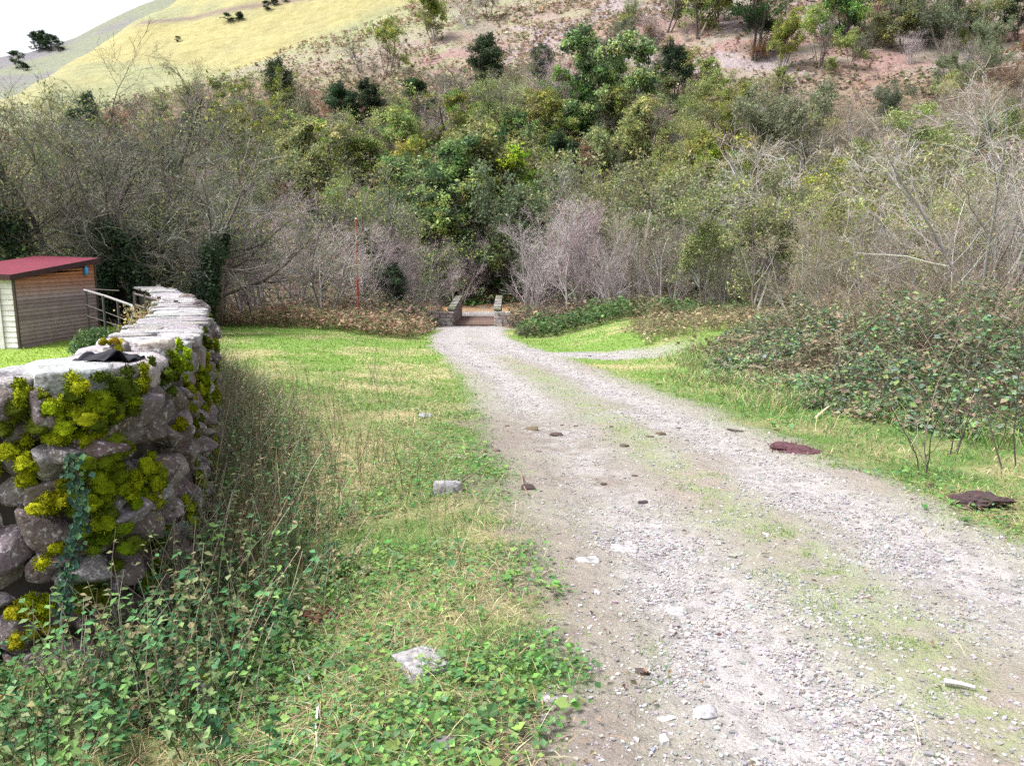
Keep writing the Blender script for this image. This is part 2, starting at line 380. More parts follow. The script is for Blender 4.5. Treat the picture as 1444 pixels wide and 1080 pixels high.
def grid_mesh(X, Y, Z, C, mat, name):
    nr, na = X.shape; i = np.arange(nr - 1)[:, None] * na; j = np.arange(na - 1)[None]
    q = np.stack([i + j, i + j + 1, i + na + j + 1, i + na + j], -1).reshape(-1, 4)
    return link(name, mesh(name, np.stack([X, Y, Z], -1), q, mat, C.reshape(-1, 3), True), kind='structure')
def hill_zone(X, Y):
    """0 wooded .. 1 open slope, from the height up the slope"""
    s = hill_s(X, Y); n = fbm(X * .05, Y * .05, 61, 3) - .5
    return sst(44, 58, s + 26 * n + .10 * X), s, n
def spur_z(X, Y):
    ex = -139 + (9 / 83.0) * (Y - 220) + 10 * (fbm(Y * .02, Y * 0, 71, 3) - .5)
    Z = 45 + .039 * (X + 139) + .568 * (Y - 220); d = ex - X
    Z = Z - .85 * np.where(d > 100, d, 5 * np.log1p(np.exp(np.clip(d / 5, -20, 20))))
    return Z + 9 * (fbm(X * .012 + .02 * Z, Y * .012, 73, 3) - .5) + 2.2 * (fbm(X * .07, Y * .07, 74, 3) - .5)
def dist_z(A, Rr):
    el = np.interp(A, [rad(-48), rad(-34), rad(-32.3), rad(-30.5), rad(-28), rad(-24.2), rad(-20), rad(-12)], [.16, .190, .205, .214, .232, .272, .31, .33])
    k = (Rr - 420) / 330; x, y = Rr * np.sin(A), Rr * np.cos(A)
    return EYE + Rr * el * np.where(k < 1, .50 + .5 * np.clip(k, 0, 1) ** .8, 1 - .3 * (k - 1)) + 10 * (fbm(x * .008, y * .008, 81, 3) - .5)
def on_far(u, v, fz, t0, t1):
    t = np.linspace(t0, t1, 3000); P = t[:, None] * ray(u, v) + np.array([0, 0, EYE]); k = int(np.argmax(P[:, 2] < fz(P))); return P[k] if k else None
def make_hills():
    xs = np.linspace(-190, 190, 500); ys = np.linspace(58, 330, 520); X, Y = np.meshgrid(xs, ys)
    Z = ground_z(X, Y, np.full(X.shape, -9.)) - .12
    op, s, n = hill_zone(X, Y)
    f = fbm(X * .09, Y * .14, 63, 4); f2 = fbm(X * .4, Y * .4, 65, 3); f3 = fbm(X * .02, Y * .02, 67, 3)
    C = np.broadcast_to(np.array([.18, .13, .085]), X.shape + (3,)).copy()
    open_c = mixc(np.broadcast_to(np.array([.225, .195, .16]), X.shape + (3,)), (.235, .155, .14), sst(.47, .56, f + .25 * (f3 - .5)) * sst(100, 60, s - .4 * X))
    open_c = mixc(open_c, (.22, .24, .12), sst(.5, .62, f2) * .6 * sst(-60, 20, -X))
    open_c = mixc(open_c, (.23, .25, .12), sst(70, 100, s - .3 * X) * sst(10, -30, X) * .8)
    open_c = mixc(open_c, (.25, .215, .22), sst(.56, .66, fbm(X * .15, Y * .15, 69, 4)) * sst(-25, 5, X) * .9)
    C = C * (1 - op[..., None]) + open_c * op[..., None]
    grid_mesh(X, Y, Z, C, M_hill, 'hillside')
    # yellow spur beyond: its left edge is the skyline
    u = np.linspace(-90, 330, 300); v = np.linspace(150, 560, 330); X, Y = np.meshgrid(-139 + u, v)
    Z = spur_z(X, Y)
    f = fbm(X * .03, Z * .05, 75, 4); f2 = fbm(X * .12, Z * .2, 76, 4)
    C = mixc(np.broadcast_to(np.array([.24, .235, .12]), X.shape + (3,)), (.21, .22, .12), sst(.45, .6, f))
    C = mixc(C, (.19, .20, .11), sst(.55, .68, f2) * .7)
    C = mixc(C, (.28, .25, .11), sst(.55, .7, fbm(X * .01, Z * .03, 79, 3)) * .7)
    sc = np.exp(-((Z - 86 - .22 * (X + 100)) / 1.6) ** 2) * sst(.45, .6, fbm(X * .05, Z * .02, 77, 3))
    C = mixc(C, (.16, .12, .11), sc * .9)
    grid_mesh(X, Y, Z, C, M_far, 'spur_hill')
    # distant hill on the left with its skyline rising to the right
    az = np.linspace(rad(-48), rad(-12), 160); rr = np.linspace(420, 1000, 120); A, R = np.meshgrid(az, rr)
    X = R * np.sin(A); Y = R * np.cos(A)
    k = (R - 420) / 330; Z = dist_z(A, R)
    f = fbm(X * .012, Y * .02, 83, 4)
    C = mixc(np.broadcast_to(np.array([.16, .175, .125]), X.shape + (3,)), (.14, .135, .15), sst(.45, .6, f) * sst(.5, .8, k))
    C = mixc(C, (.22, .23, .15), sst(.6, .3, k) * .8)
    grid_mesh(X, Y, Z, C, M_far, 'distant_hill')
make_hills()

# ------------------------------------------------------------------ stones
import bmesh
def unit_stone(seed, cuts=5, boxy=.45, amp=.22, chips=4, lo=.62, hi=.9):
    bm = bmesh.new(); bmesh.ops.create_cube(bm, size=2); bmesh.ops.subdivide_edges(bm, edges=bm.edges[:], cuts=cuts, use_grid_fill=True)
    V = np.array([v.co[:] for v in bm.verts]); Fq = np.array([[v.index for v in f.verts] for f in bm.faces]); bm.free()
    sp = unit(V); V = sp * (1 - boxy) + V * boxy * .92
    o = seed * 7.7
    d = fbm(V[:, 0] * 1.1 + o, V[:, 1] * 1.1 + V[:, 2] * 1.7 + o, seed, 3) + fbm(V[:, 2] * 1.3 - o, V[:, 0] * .9 - V[:, 1] * 1.2, seed + 50, 3) - 1
    V = V * (1 + amp * 2 * d)[:, None]
    r = np.random.default_rng(seed)                                        # a few broken faces
    for _ in range(chips):
        n = unit(r.normal(size=3)); lim = r.uniform(lo, hi); e = V @ n; over = e > lim; V[over] -= n * ((e[over] - lim) * .85)[:, None]
    return V, Fq
STONES = [unit_stone(k, 8, .66, .11, 16, .56, .84) for k in range(16)]
SLABS = [unit_stone(40 + k, 7, .93, .05, 7, .95, 1.25) for k in range(10)]
LUMPS = [unit_stone(80 + k, 8, .15, .45) for k in range(8)]
def rot_xyz(ax, ay, az):
    cx, sx, cy, sy, cz, sz = math.cos(ax), math.sin(ax), math.cos(ay), math.sin(ay), math.cos(az), math.sin(az)
    return np.array([[cz, -sz, 0], [sz, cz, 0], [0, 0, 1]]) @ np.array([[cy, 0, sy], [0, 1, 0], [-sy, 0, cy]]) @ np.array([[1, 0, 0], [0, cx, -sx], [0, sx, cx]])
def wat(s):
    return (np.array([np.interp(s, WS, WP[:, 0]), np.interp(s, WS, WP[:, 1])]), unit(np.array([np.interp(s, WS, WT[:, 0]), np.interp(s, WS, WT[:, 1])])),
            unit(np.array([np.interp(s, WS, WN[:, 0]), np.interp(s, WS, WN[:, 1])])))
SEND = WS[-1]
def make_wall():
    rng = np.random.default_rng(5)
    root = empty('stone_wall', (-2.0, 3.9, gz(-2.0, 3.3)), 'curving dry stone wall with mossy face and flat grey capping', 'wall')
    loc = np.array(root.location)
    core = MB(); n = len(WP)
    top = wall_top(WP[:, 1]) - .10
    a = np.c_[WP - WN * .10, np.full(n, -1.6)]; b = np.c_[WP - WN * .07, top]; c = np.c_[WP - WN * .52, top]; d = np.c_[WP - WN * .50, np.full(n, -1.6)]
    V = np.stack([a, b, c, d], 1).reshape(-1, 3); i = np.arange(n - 1)[:, None] * 4
    q = np.stack([i + np.array([0, 1, 2]), i + np.array([1, 2, 3]), i + 4 + np.array([1, 2, 3]), i + 4 + np.array([0, 1, 2])], -1).reshape(-1, 4)
    core.add(V - loc, q); link('wall_core', core.mesh('wall_core', M_core), None).parent = root
    st = MB(); mossy = []
    pal = [(.13, .105, .10), (.17, .15, .15), (.10, .08, .075), (.21, .19, .19), (.15, .115, .10), (.15, .12, .125)]
    dep = .09
    while dep < 1.75:
        h = rng.uniform(.085, .19); s = rng.uniform(0, .3)
        while s < SEND - .3:
            L = rng.uniform(.13, .36) * (1.0 if s < 11 else 1.3); hh = h * rng.uniform(.8, 1.25)
            if rng.random() < .2: hh *= 1.6
            p, t, nn = wat(s + L / 2); y = p[1]
            zc = wall_top(y) - dep - h / 2 + rng.normal(0, .03)
            if zc > gz(p[0] + nn[0] * .4, p[1] + nn[1] * .4) - .35:
                Vs, Fs = STONES[rng.integers(0, len(STONES))]
                sc = np.array([L / 2 * 1.30, .20, hh / 2 * 1.30])
                R = rot_xyz(rng.normal(0, .10), rng.normal(0, .28), rng.normal(0, .12)); flip = rng.choice([-1, 1], 3)
                Vv = (Vs * flip * sc) @ R.T
                B = np.array([[t[0], nn[0], 0], [t[1], nn[1], 0], [0, 0, 1]])
                Fq = Fs if flip.prod() > 0 else Fs[:, ::-1]
                cc = pick(rng, pal, 1, .14)[0]
                st.add(Vv @ B.T + np.array([*(p - nn * (.13 - rng.uniform(-.05, .05))), zc]) - loc, Fq, cc)
                if rng.random() < .5: mossy.append((s + L / 2, zc + hh * .35, L, hh))
            s += L * rng.uniform(.95, 1.06)
        dep += h * .97
    link('stonework', st.mesh('stonework', M_stone, True), root)
    cp = MB(); s = .05
    while s < SEND - .4:
        near = s < 6.2
        L = rng.uniform(.24, .52) if near else rng.uniform(.14, .34)
        p, t, nn = wat(s + L / 2); th = rng.uniform(.12, .19) if near else rng.uniform(.07, .10)
        cuts = [(.62 if near else .72, 0)] if rng.random() < .55 else [(rng.uniform(.3, .42), 0), (.3, 1)]
        off = rng.uniform(-.05, .05); B = np.array([[t[0], nn[0], 0], [t[1], nn[1], 0], [0, 0, 1]])
        for wdt, k in cuts:
            Vs, Fs = SLABS[rng.integers(0, len(SLABS))]
            Vv = (Vs * np.array([L / 2 * .99, wdt / 2 * 1.0, th / 2])) @ rot_xyz(*(rng.normal(0, (.05, .05, .10) if near else (.018, .018, .05)))).T
            cen = p - nn * (wdt / 2 - off if k == 0 else (.62 - wdt / 2 + .02)); z = wall_top(p[1]) - th / 2 + rng.normal(0, .02 if near else .008)
            cp.add(Vv @ B.T + np.array([*cen, z]) - loc, Fs, pick(rng, [(.24, .23, .235), (.18, .17, .175), (.29, .28, .285)], 1, .14)[0])
        s += L * 1.0
    link('capstones', cp.mesh('capstones', M_cope, True), root)
    # moss cushions, each a lumpy pad with a pile of short shoots
    ms = MB(); mp = [(.24, .29, .012), (.18, .25, .010), (.11, .16, .010), (.27, .30, .014), (.07, .10, .012)]; tips = []
    def pad(c, nn, r, hue):
        Vs, Fs = LUMPS[rng.integers(0, len(LUMPS))]; t = np.array([-nn[1], nn[0], 0.]); t = unit(t); up = np.cross(nn, t)
        B = np.stack([t, nn, up], 1); V = (Vs * np.array(r)) @ B.T + c
        ms.add(V - loc, Fs, hue)
        k = int(rng.uniform(130, 190)); dd = rand_dirs(k, rng); dd = dd[(dd @ np.array([0, 1, 0])) > -.25]
        P = (dd * np.array(r) * .97) @ B.T + c; D = unit(dd @ B.T + rng.normal(0, .45, dd.shape) + np.array([0, 0, .1]))
        tips.append((P, D, np.broadcast_to(hue, P.shape)))
    def cushion(s, z, size, down=3, flat=.5):
        p, t, nn = wat(s); hue = pick(rng, mp, 1, .12)[0]; n3 = np.array([nn[0], nn[1], .35]); n3 = unit(n3)
        for k in range(down * 3):
            a = rng.normal(0, size * .85); c = np.array([*(p + t * a + nn * rng.uniform(-.02, .05)), z - k * size * .22 + rng.normal(0, .03)])
            r = size * rng.uniform(.3, .62); pad(c, n3, (r * rng.uniform(.9, 1.3), r * flat, r * rng.uniform(.7, 1.15)), hue * rng.uniform(.75, 1.1))
    for (s, z, L, hh) in mossy + mossy[::3]:
        y = wat(s)[0][1]
        dtop = wall_top(y) - z
        if s > 15 or dtop > 1.25: continue
        pr = .46 if s < 6.2 else (.42 if s < 12 else .2)
        if rng.random() < pr * (1.2 - .45 * dtop): cushion(s, z, rng.uniform(.045, .085), int(rng.integers(2, 5)), .62)
    for s in np.r_[rng.uniform(3.6, 6.3, 9), rng.uniform(2.0, 4.4, 4)]:                 # yellow-green pads over the edge of the capping
        cushion(s, wall_top(3.6) - rng.uniform(.0, .07), rng.uniform(.05, .085), 3, .6)
    for u, v, sz in ((150, 820, .085), (60, 852, .055), (180, 760, .08), (50, 570, .1), (20, 640, .075), (70, 585, .07), (205, 570, .09), (185, 600, .08), (150, 575, .08), (205, 640, .09), (190, 690, .09), (150, 705, .075), (120, 700, .07), (140, 745, .08)):
        r = ray(u, v); y0 = 3.62; c = r * (y0 / r[1]) + np.array([0, 0, EYE]); j = np.argmin((WP[:, 0] - c[0]) ** 2 + (WP[:, 1] - c[1]) ** 2)
        cushion(WS[j], c[2] + sz * .3, sz, 3, .75)
    P = np.concatenate([a for a, _, _ in tips]); D = np.concatenate([b for _, b, _ in tips]); H = np.concatenate([c for _, _, c in tips])
    L = rng.uniform(.010, .024, len(P)); V, Fq = leaves(P - loc, D, rand_dirs(len(P), rng), L, L * .36)
    hv = np.repeat(H * rng.uniform(.7, 1.5, (len(H), 1)), 4, 0); ms.add(V, Fq)
    ms.C[-1] = hv
    link('moss', ms.mesh('moss', M_moss, True), root, kind='stuff')
    return root
make_wall()

# ------------------------------------------------------------------ trees
def grow(P, R, n, L, ang, tmin, tmax, k, up, wig, rng, rr=.5, tip=.25, lfall=.45):
    """n branches on each of the polylines P (N,m,3), radii R (N,m)"""
    N, m, _ = P.shape
    t = rng.uniform(tmin, tmax, (N, n)) * (m - 1); i = np.minimum(t.astype(int), m - 2); f = (t - i)[..., None]
    I = np.arange(N)[:, None]
    P0 = (P[I, i] * (1 - f) + P[I, i + 1] * f).reshape(-1, 3); T = unit(P[I, i + 1] - P[I, i]).reshape(-1, 3)
    R0 = (R[I, i] * (1 - f[..., 0]) + R[I, i + 1] * f[..., 0]).reshape(-1)
    A = unit(np.cross(T, rand_dirs(len(T), rng))); an = ang * rng.uniform(.6, 1.35, (len(T), 1))
    D = T * np.cos(an) + A * np.sin(an)
    ln = L * rng.uniform(.6, 1.35, len(T)) * (1 - lfall * (t.reshape(-1) / (m - 1)))
    Q = np.empty((len(T), k, 3)); Q[:, 0] = P0
    for j in range(1, k):
        D = unit(D + rng.normal(0, wig, D.shape) + np.array([0, 0, up])); Q[:, j] = Q[:, j - 1] + D * (ln / (k - 1))[:, None]
    r = (R0 * rr)[:, None] * np.linspace(1, tip, k)[None]
    return Q, r
def stems(n, H, spread, k, rng, r0, wig=.12, base=.3, up=.1, tip=.25):
    a = rng.uniform(0, 2 * math.pi, n); lean = rng.uniform(.15, 1, n) * spread
    D = np.c_[np.cos(a) * np.sin(lean), np.sin(a) * np.sin(lean), np.cos(lean)]
    Q = np.empty((n, k, 3)); b = base * rng.uniform(0, 1, n) * (n > 1)
    Q[:, 0] = np.c_[np.cos(a) * b, np.sin(a) * b, np.full(n, -.25)]
    ln = H * rng.uniform(.75, 1.05, n)
    for j in range(1, k):
        D = unit(D + rng.normal(0, wig, D.shape) * np.array([1, 1, .5]) + np.array([0, 0, up])); Q[:, j] = Q[:, j - 1] + D * (ln / (k - 1))[:, None]
    return Q, r0 * rng.uniform(.7, 1.1, (n, 1)) * np.linspace(1, tip, k)[None] ** .9
class Tree:
    """a recipe grown once; its meshes are shared by all copies"""
    def __init__(s, name, seed, H, wood, twig, st, levels, leaf=None, ivy=None, trunk_name='trunk', squash=1.0):
        rng = np.random.default_rng(seed); s.name = name; s.H = H
        n, spread, r0, base, up = st
        P, R = stems(n, H * .92, spread, 8, rng, r0, base=base, up=up, tip=.22)
        tk = MB(); V, Fq = tubes(P, R, 7); tk.add(V, Fq, np.repeat(pick(rng, wood, n, .12), 8 * 7, 0))
        cr = MB(); lev = [(P, R)]; trunkP = P
        for li, (nb, L, ang, tmin, tmax, k, u, wig, rr) in enumerate(levels):
            P, R = grow(P, R, nb, L, ang, tmin, tmax, k, u, wig, rng, rr)
            R = np.maximum(R, .0035)
            sides = 5 if li == 0 else 3; V, Fq = tubes(P, R, sides)
            c = pick(rng, wood if li == 0 else twig, len(P), .2)
            (tk if li == 0 else cr).add(V, Fq, np.repeat(c, k * sides, 0)); lev.append((P, R))
        s.tips = P
        lf = None
        if leaf:
            npt, size, pal, spr, drop = leaf['n'], leaf['size'], leaf['pal'], leaf['spread'], leaf.get('drop', 0)
            Q = P if leaf.get('level') is None else lev[leaf['level']][0]
            keep = rng.random(len(Q)) > drop; Q = Q[keep]
            # clumps thrive or thin out by place in the crown
            g = fbm(Q[:, -1, 0] * .55 + 9, Q[:, -1, 1] * .55 + Q[:, -1, 2] * .8, seed, 2)
            Q = Q[g > leaf.get('gap', .38)]; g = g[g > leaf.get('gap', .38)]
            hue = pick(rng, pal, len(Q), .16)
            t = rng.uniform(.25, 1.05, (len(Q), npt)); m = Q.shape[1] - 1; i = np.clip((t * m).astype(int), 0, m - 1); f = (t * m - i)[..., None]
            I = np.arange(len(Q))[:, None]
            B = (Q[I, i] + (Q[I, i + 1] - Q[I, i]) * f).reshape(-1, 3) + rng.normal(0, spr, (len(Q) * npt, 3)) * np.array([1, 1, .7])
            D = unit(rng.normal(size=B.shape) + np.array([0, 0, leaf.get('hang', -.3)])); Nn = unit(rng.normal(0, .7, B.shape) + np.array([0, 0, 1.0]))
            L = size * rng.uniform(.6, 1.3, len(B)); V, Fq = leaves(B, D, Nn, L, L * leaf.get('w', .6))
            C = np.repeat(hue, npt, 0) * (1 + rng.normal(0, .18, (len(B), 1))); cr.add(V, Fq, np.repeat(C, 4, 0))
        s.ivy = None
        if ivy:
            cnt, rr_, h0, h1 = ivy
            k = rng.integers(0, len(trunkP), cnt); t = rng.uniform(h0, h1, cnt) * 7; i = np.clip(t.astype(int), 0, 6); f = (t - i)[:, None]
            B = trunkP[k, i] * (1 - f) + trunkP[k, i + 1] * f
            o = rand_dirs(cnt, rng); o[:, 2] *= .6; rad_ = rr_ * (.35 + .65 * fbm(B[:, 2] * 1.3 + k, B[:, 0] * 2 + k * 3.3, seed, 3) * 1.6) * rng.uniform(.3, 1, cnt) ** .5
            B = B + unit(o) * rad_[:, None]; D = unit(rng.normal(0, .6, B.shape) + np.array([0, 0, -.8])); Nn = unit(o + rng.normal(0, .3, o.shape))
            L = rng.uniform(.07, .15, cnt); V, Fq = leaves(B, D, Nn, L, L * .9)
            im = MB(); im.add(V, Fq, np.repeat(pick(rng, [(.025, .055, .022), (.035, .075, .028), (.05, .10, .035), (.03, .05, .03)], cnt, .25), 4, 0)); s.ivy = im.mesh(name + '_ivy', M_leaf)
        s.trunk = tk.mesh(name + '_trunk', M_bark, True); s.crown = cr.mesh(name + '_crown', M_leaf if leaf else M_bark)
        s.tn = trunk_name
        allz = np.concatenate([v[:, 2] for v in cr.V] + [v[:, 2] for v in tk.V]); s.H = float(np.percentile(allz, 99.7))
    def plant(s, loc, h, rz=None, wide=1.0):
        o = empty(s.name, loc); f = h / s.H; o.scale = (f * wide, f * wide, f); o.rotation_euler = (0, 0, random.uniform(0, 6.28) if rz is None else rz)
        link(s.tn, s.trunk, o); link('crown', s.crown, o)
        if s.ivy: link('ivy', s.ivy, o)
        return o
GREY = [(.31, .295, .285), (.25, .235, .23), (.37, .35, .34)]; PALE = [(.36, .345, .325), (.30, .29, .275), (.42, .40, .375)]
DARKB = [(.07, .06, .055), (.10, .085, .075), (.05, .045, .04)]; BROWN = [(.20, .165, .145), (.25, .21, .18)]
PINK = [(.35, .285, .29), (.30, .235, .245), (.39, .33, .325)]; TAN = [(.40, .345, .28), (.34, .29, .235), (.45, .40, .33)]; LICH = [(.155, .175, .125), (.12, .135, .10), (.195, .205, .16)]
def levels(a, b, c, L, ang=.75, up=.06, t0=.22):
    out = [(a, L, ang, t0, .98, 6, up, .16, .55), (b, L * .45, ang, .15, 1, 5, up * .6, .2, .6)]
    if c: out.append((c, L * .22, ang * 1.1, .1, 1, 3, up * .4, .25, .7))
    return out
YG = [(0.335, 0.377, 0.0948), (0.248, 0.323, 0.0791), (0.409, 0.417, 0.111), (0.173, 0.255, 0.0791)]; OLV = [(0.225, 0.263, 0.0875), (0.3, 0.312, 0.119), (0.163, 0.2, 0.0688), (0.35, 0.35, 0.15)]
DKG = [(.03, .065, .025), (.045, .09, .035), (.06, .11, .04), (.025, .045, .022)]; BRG = [(0.222, 0.36, 0.0719), (0.147, 0.281, 0.0646), (0.295, 0.406, 0.0862), (0.103, 0.204, 0.0575)]
RUST = [(0.338, 0.188, 0.125), (0.275, 0.163, 0.106), (0.4, 0.25, 0.15), (0.225, 0.144, 0.1)]; YEL = [(.27, .265, .10), (.23, .24, .09), (.22, .23, .10)]; SAGE = [(0.2, 0.237, 0.138), (0.15, 0.194, 0.106), (0.25, 0.275, 0.163)]; YEL_ = [(0.425, 0.362, 0.0625), (0.338, 0.312, 0.0625), (0.275, 0.275, 0.075)]
TREES = {
 'pink_thicket': [Tree('bare_thicket', 101 + k, 8, GREY, PINK, (9, .55, .055, .7, .10), levels(9, 8, 7, 2.7, .6, .08, .12)) for k in range(3)],
 'tan_thicket': [Tree('bare_thicket', 111 + k, 8, GREY, TAN, (8, .6, .05, .7, .10), levels(9, 8, 7, 2.6, .65, .07, .12), dict(n=1, size=.09, pal=[(.26, .20, .12), (.22, .21, .09), (.30, .26, .13)], spread=.06, drop=.45, gap=.0)) for k in range(2)],
 'grey_tree': [Tree('bare_tree', 121 + k, 8, [(.13, .12, .115), (.10, .095, .09)], [(.105, .105, .095), (.085, .087, .072), (.13, .13, .115), (.085, .095, .06)], (3, .45, .10, .35, .05), levels(10, 9, 8, 3.4, .8, .03)) for k in range(3)],
 'pale_tree': [Tree('bare_tree', 131 + k, 7, PALE, PALE + TAN, (6, .75, .06, .4, .04), levels(8, 7, 7, 2.6, .75, .05, .2)) for k in range(2)],
 'white_tree': [Tree('bare_tree', 141, 8, PALE, PINK + GREY, (1, .08, .10, .1, .1), levels(22, 9, 7, 2.9, .7, .10, .2))],
 'lichen_tree': [Tree('lichen_tree', 151 + k, 8, DARKB + BROWN, LICH, (3, .5, .12, .4, .05), levels(10, 9, 8, 3.2, .85, .02), dict(n=2, size=.11, pal=SAGE + OLV, spread=.12, drop=.15, gap=.28)) for k in range(3)],
 'oak': [Tree('oak_tree', 161 + k, 8, DARKB + BROWN, BROWN, (2, .3, .13, .25, .05), levels(11, 7, 4, 3.3, .85, .03), dict(n=24, size=.21, pal=YG + OLV, spread=.17, gap=.42)) for k in range(3)],
 'olive_tree': [Tree('leafy_tree', 171 + k, 8, GREY + BROWN, BROWN + GREY, (4, .45, .07, .5, .07), levels(9, 8, 5, 2.7, .7, .06), dict(n=6, size=.16, pal=OLV + YG[1:2], spread=.14, gap=.40)) for k in range(3)],
 'dark_tree': [Tree('evergreen_tree', 181 + k, 8, DARKB, DARKB, (2, .22, .11, .25, .06), levels(12, 8, 4, 2.5, .8, .04, .12), dict(n=20, size=.18, pal=DKG, spread=.16, gap=.40)) for k in range(2)],
 'green_tree': [Tree('leafy_tree', 191 + k, 8, DARKB, DARKB + BROWN, (2, .25, .12, .3, .06), levels(12, 8, 4, 3.0, .8, .02, .12), dict(n=30, size=.20, pal=BRG + YG[:1] + DKG[1:3], spread=.16, gap=.42)) for k in range(2)],
 'rust_bush': [Tree('rusty_bush', 201 + k, 5, BROWN, RUST + BROWN, (12, .6, .03, .6, .08), levels(8, 7, 4, 1.6, .6, .08, .1), dict(n=4, size=.13, pal=RUST, spread=.08, gap=.40)) for k in range(2)],
 'sage_bush': [Tree('willow_bush', 211 + k, 6, BROWN + GREY, LICH, (12, .45, .03, .6, .1), levels(9, 8, 4, 1.8, .55, .10, .1), dict(n=5, size=.13, pal=SAGE, spread=.08, gap=.33)) for k in range(2)],
 'yellow_bush': [Tree('yellowing_tree', 221 + k, 6, BROWN, BROWN, (5, .5, .06, .5, .06), levels(9, 7, 4, 2.2, .7, .05, .15), dict(n=11, size=.17, pal=YEL + YG, spread=.13, gap=.45)) for k in range(2)],
 'sapling': [Tree('sapling', 241 + k, 2.2, DARKB + BROWN, BROWN + TAN, (3, .45, .010, .15, .03), [(4, .55, .7, .2, .95, 5, .04, .2, .6), (2, .2, .8, .2, 1, 3, .02, .2, .7)], dict(n=1, size=.04, pal=[(.2, .25, .1), (.3, .22, .13)], spread=.02, drop=.6, gap=0)) for k in range(2)],
 'ivy_tree': [Tree('ivy_clad_tree', 231, 8, DARKB, LICH + DARKB + BROWN, (5, .42, .10, .8, .06), levels(9, 9, 8, 3.2, .85, .02, .35), None, (15000, .42, .03, .62))],
}
SPEC = {   # wording and category
 'pink_thicket': ('bare pinkish-brown twiggy thicket', 'thicket'), 'tan_thicket': ('tan thicket with a few dead leaves', 'thicket'),
 'grey_tree': ('bare grey tree with spreading twigs', 'tree'), 'pale_tree': ('bare tree with pale whitish stems', 'tree'), 'white_tree': ('slender bare tree with one white trunk', 'tree'),
 'lichen_tree': ('dark-limbed tree with grey-green lichen twigs', 'tree'), 'oak': ('oak with yellow-green leaf clumps', 'tree'), 'olive_tree': ('thin-leaved olive green tree', 'tree'),
 'dark_tree': ('dense dark evergreen', 'tree'), 'green_tree': ('bright green leafy tree', 'tree'), 'rust_bush': ('rust-brown withered bush', 'bush'),
 'sage_bush': ('grey-green willow bush', 'bush'), 'yellow_bush': ('small tree turning yellow', 'tree'), 'sapling': ('thin nearly bare sapling', 'sapling'), 'ivy_tree': ('bare tree with dark ivy on its stems', 'tree')}
PLANTED = []; ORD_ = 'first second third fourth fifth sixth seventh eighth ninth'.split()
def tree_at(sp, loc, h, label=None, wide=1.0, rz=None):
    o = TREES[sp][random.randrange(len(TREES[sp]))].plant(tuple(loc), h, rz, wide)
    o['category'] = SPEC[sp][1]; PLANTED.append((sp, o, h, label)); return o
def hero(sp, u, vtop, Y, label=None, wide=1.0, rz=None):
    x = at_y(u, vtop, Y)[0]; z = gz(x, Y); h = at_y(u, vtop, Y)[2] - z
    return tree_at(sp, (x, Y, z), h, label, wide, rz)
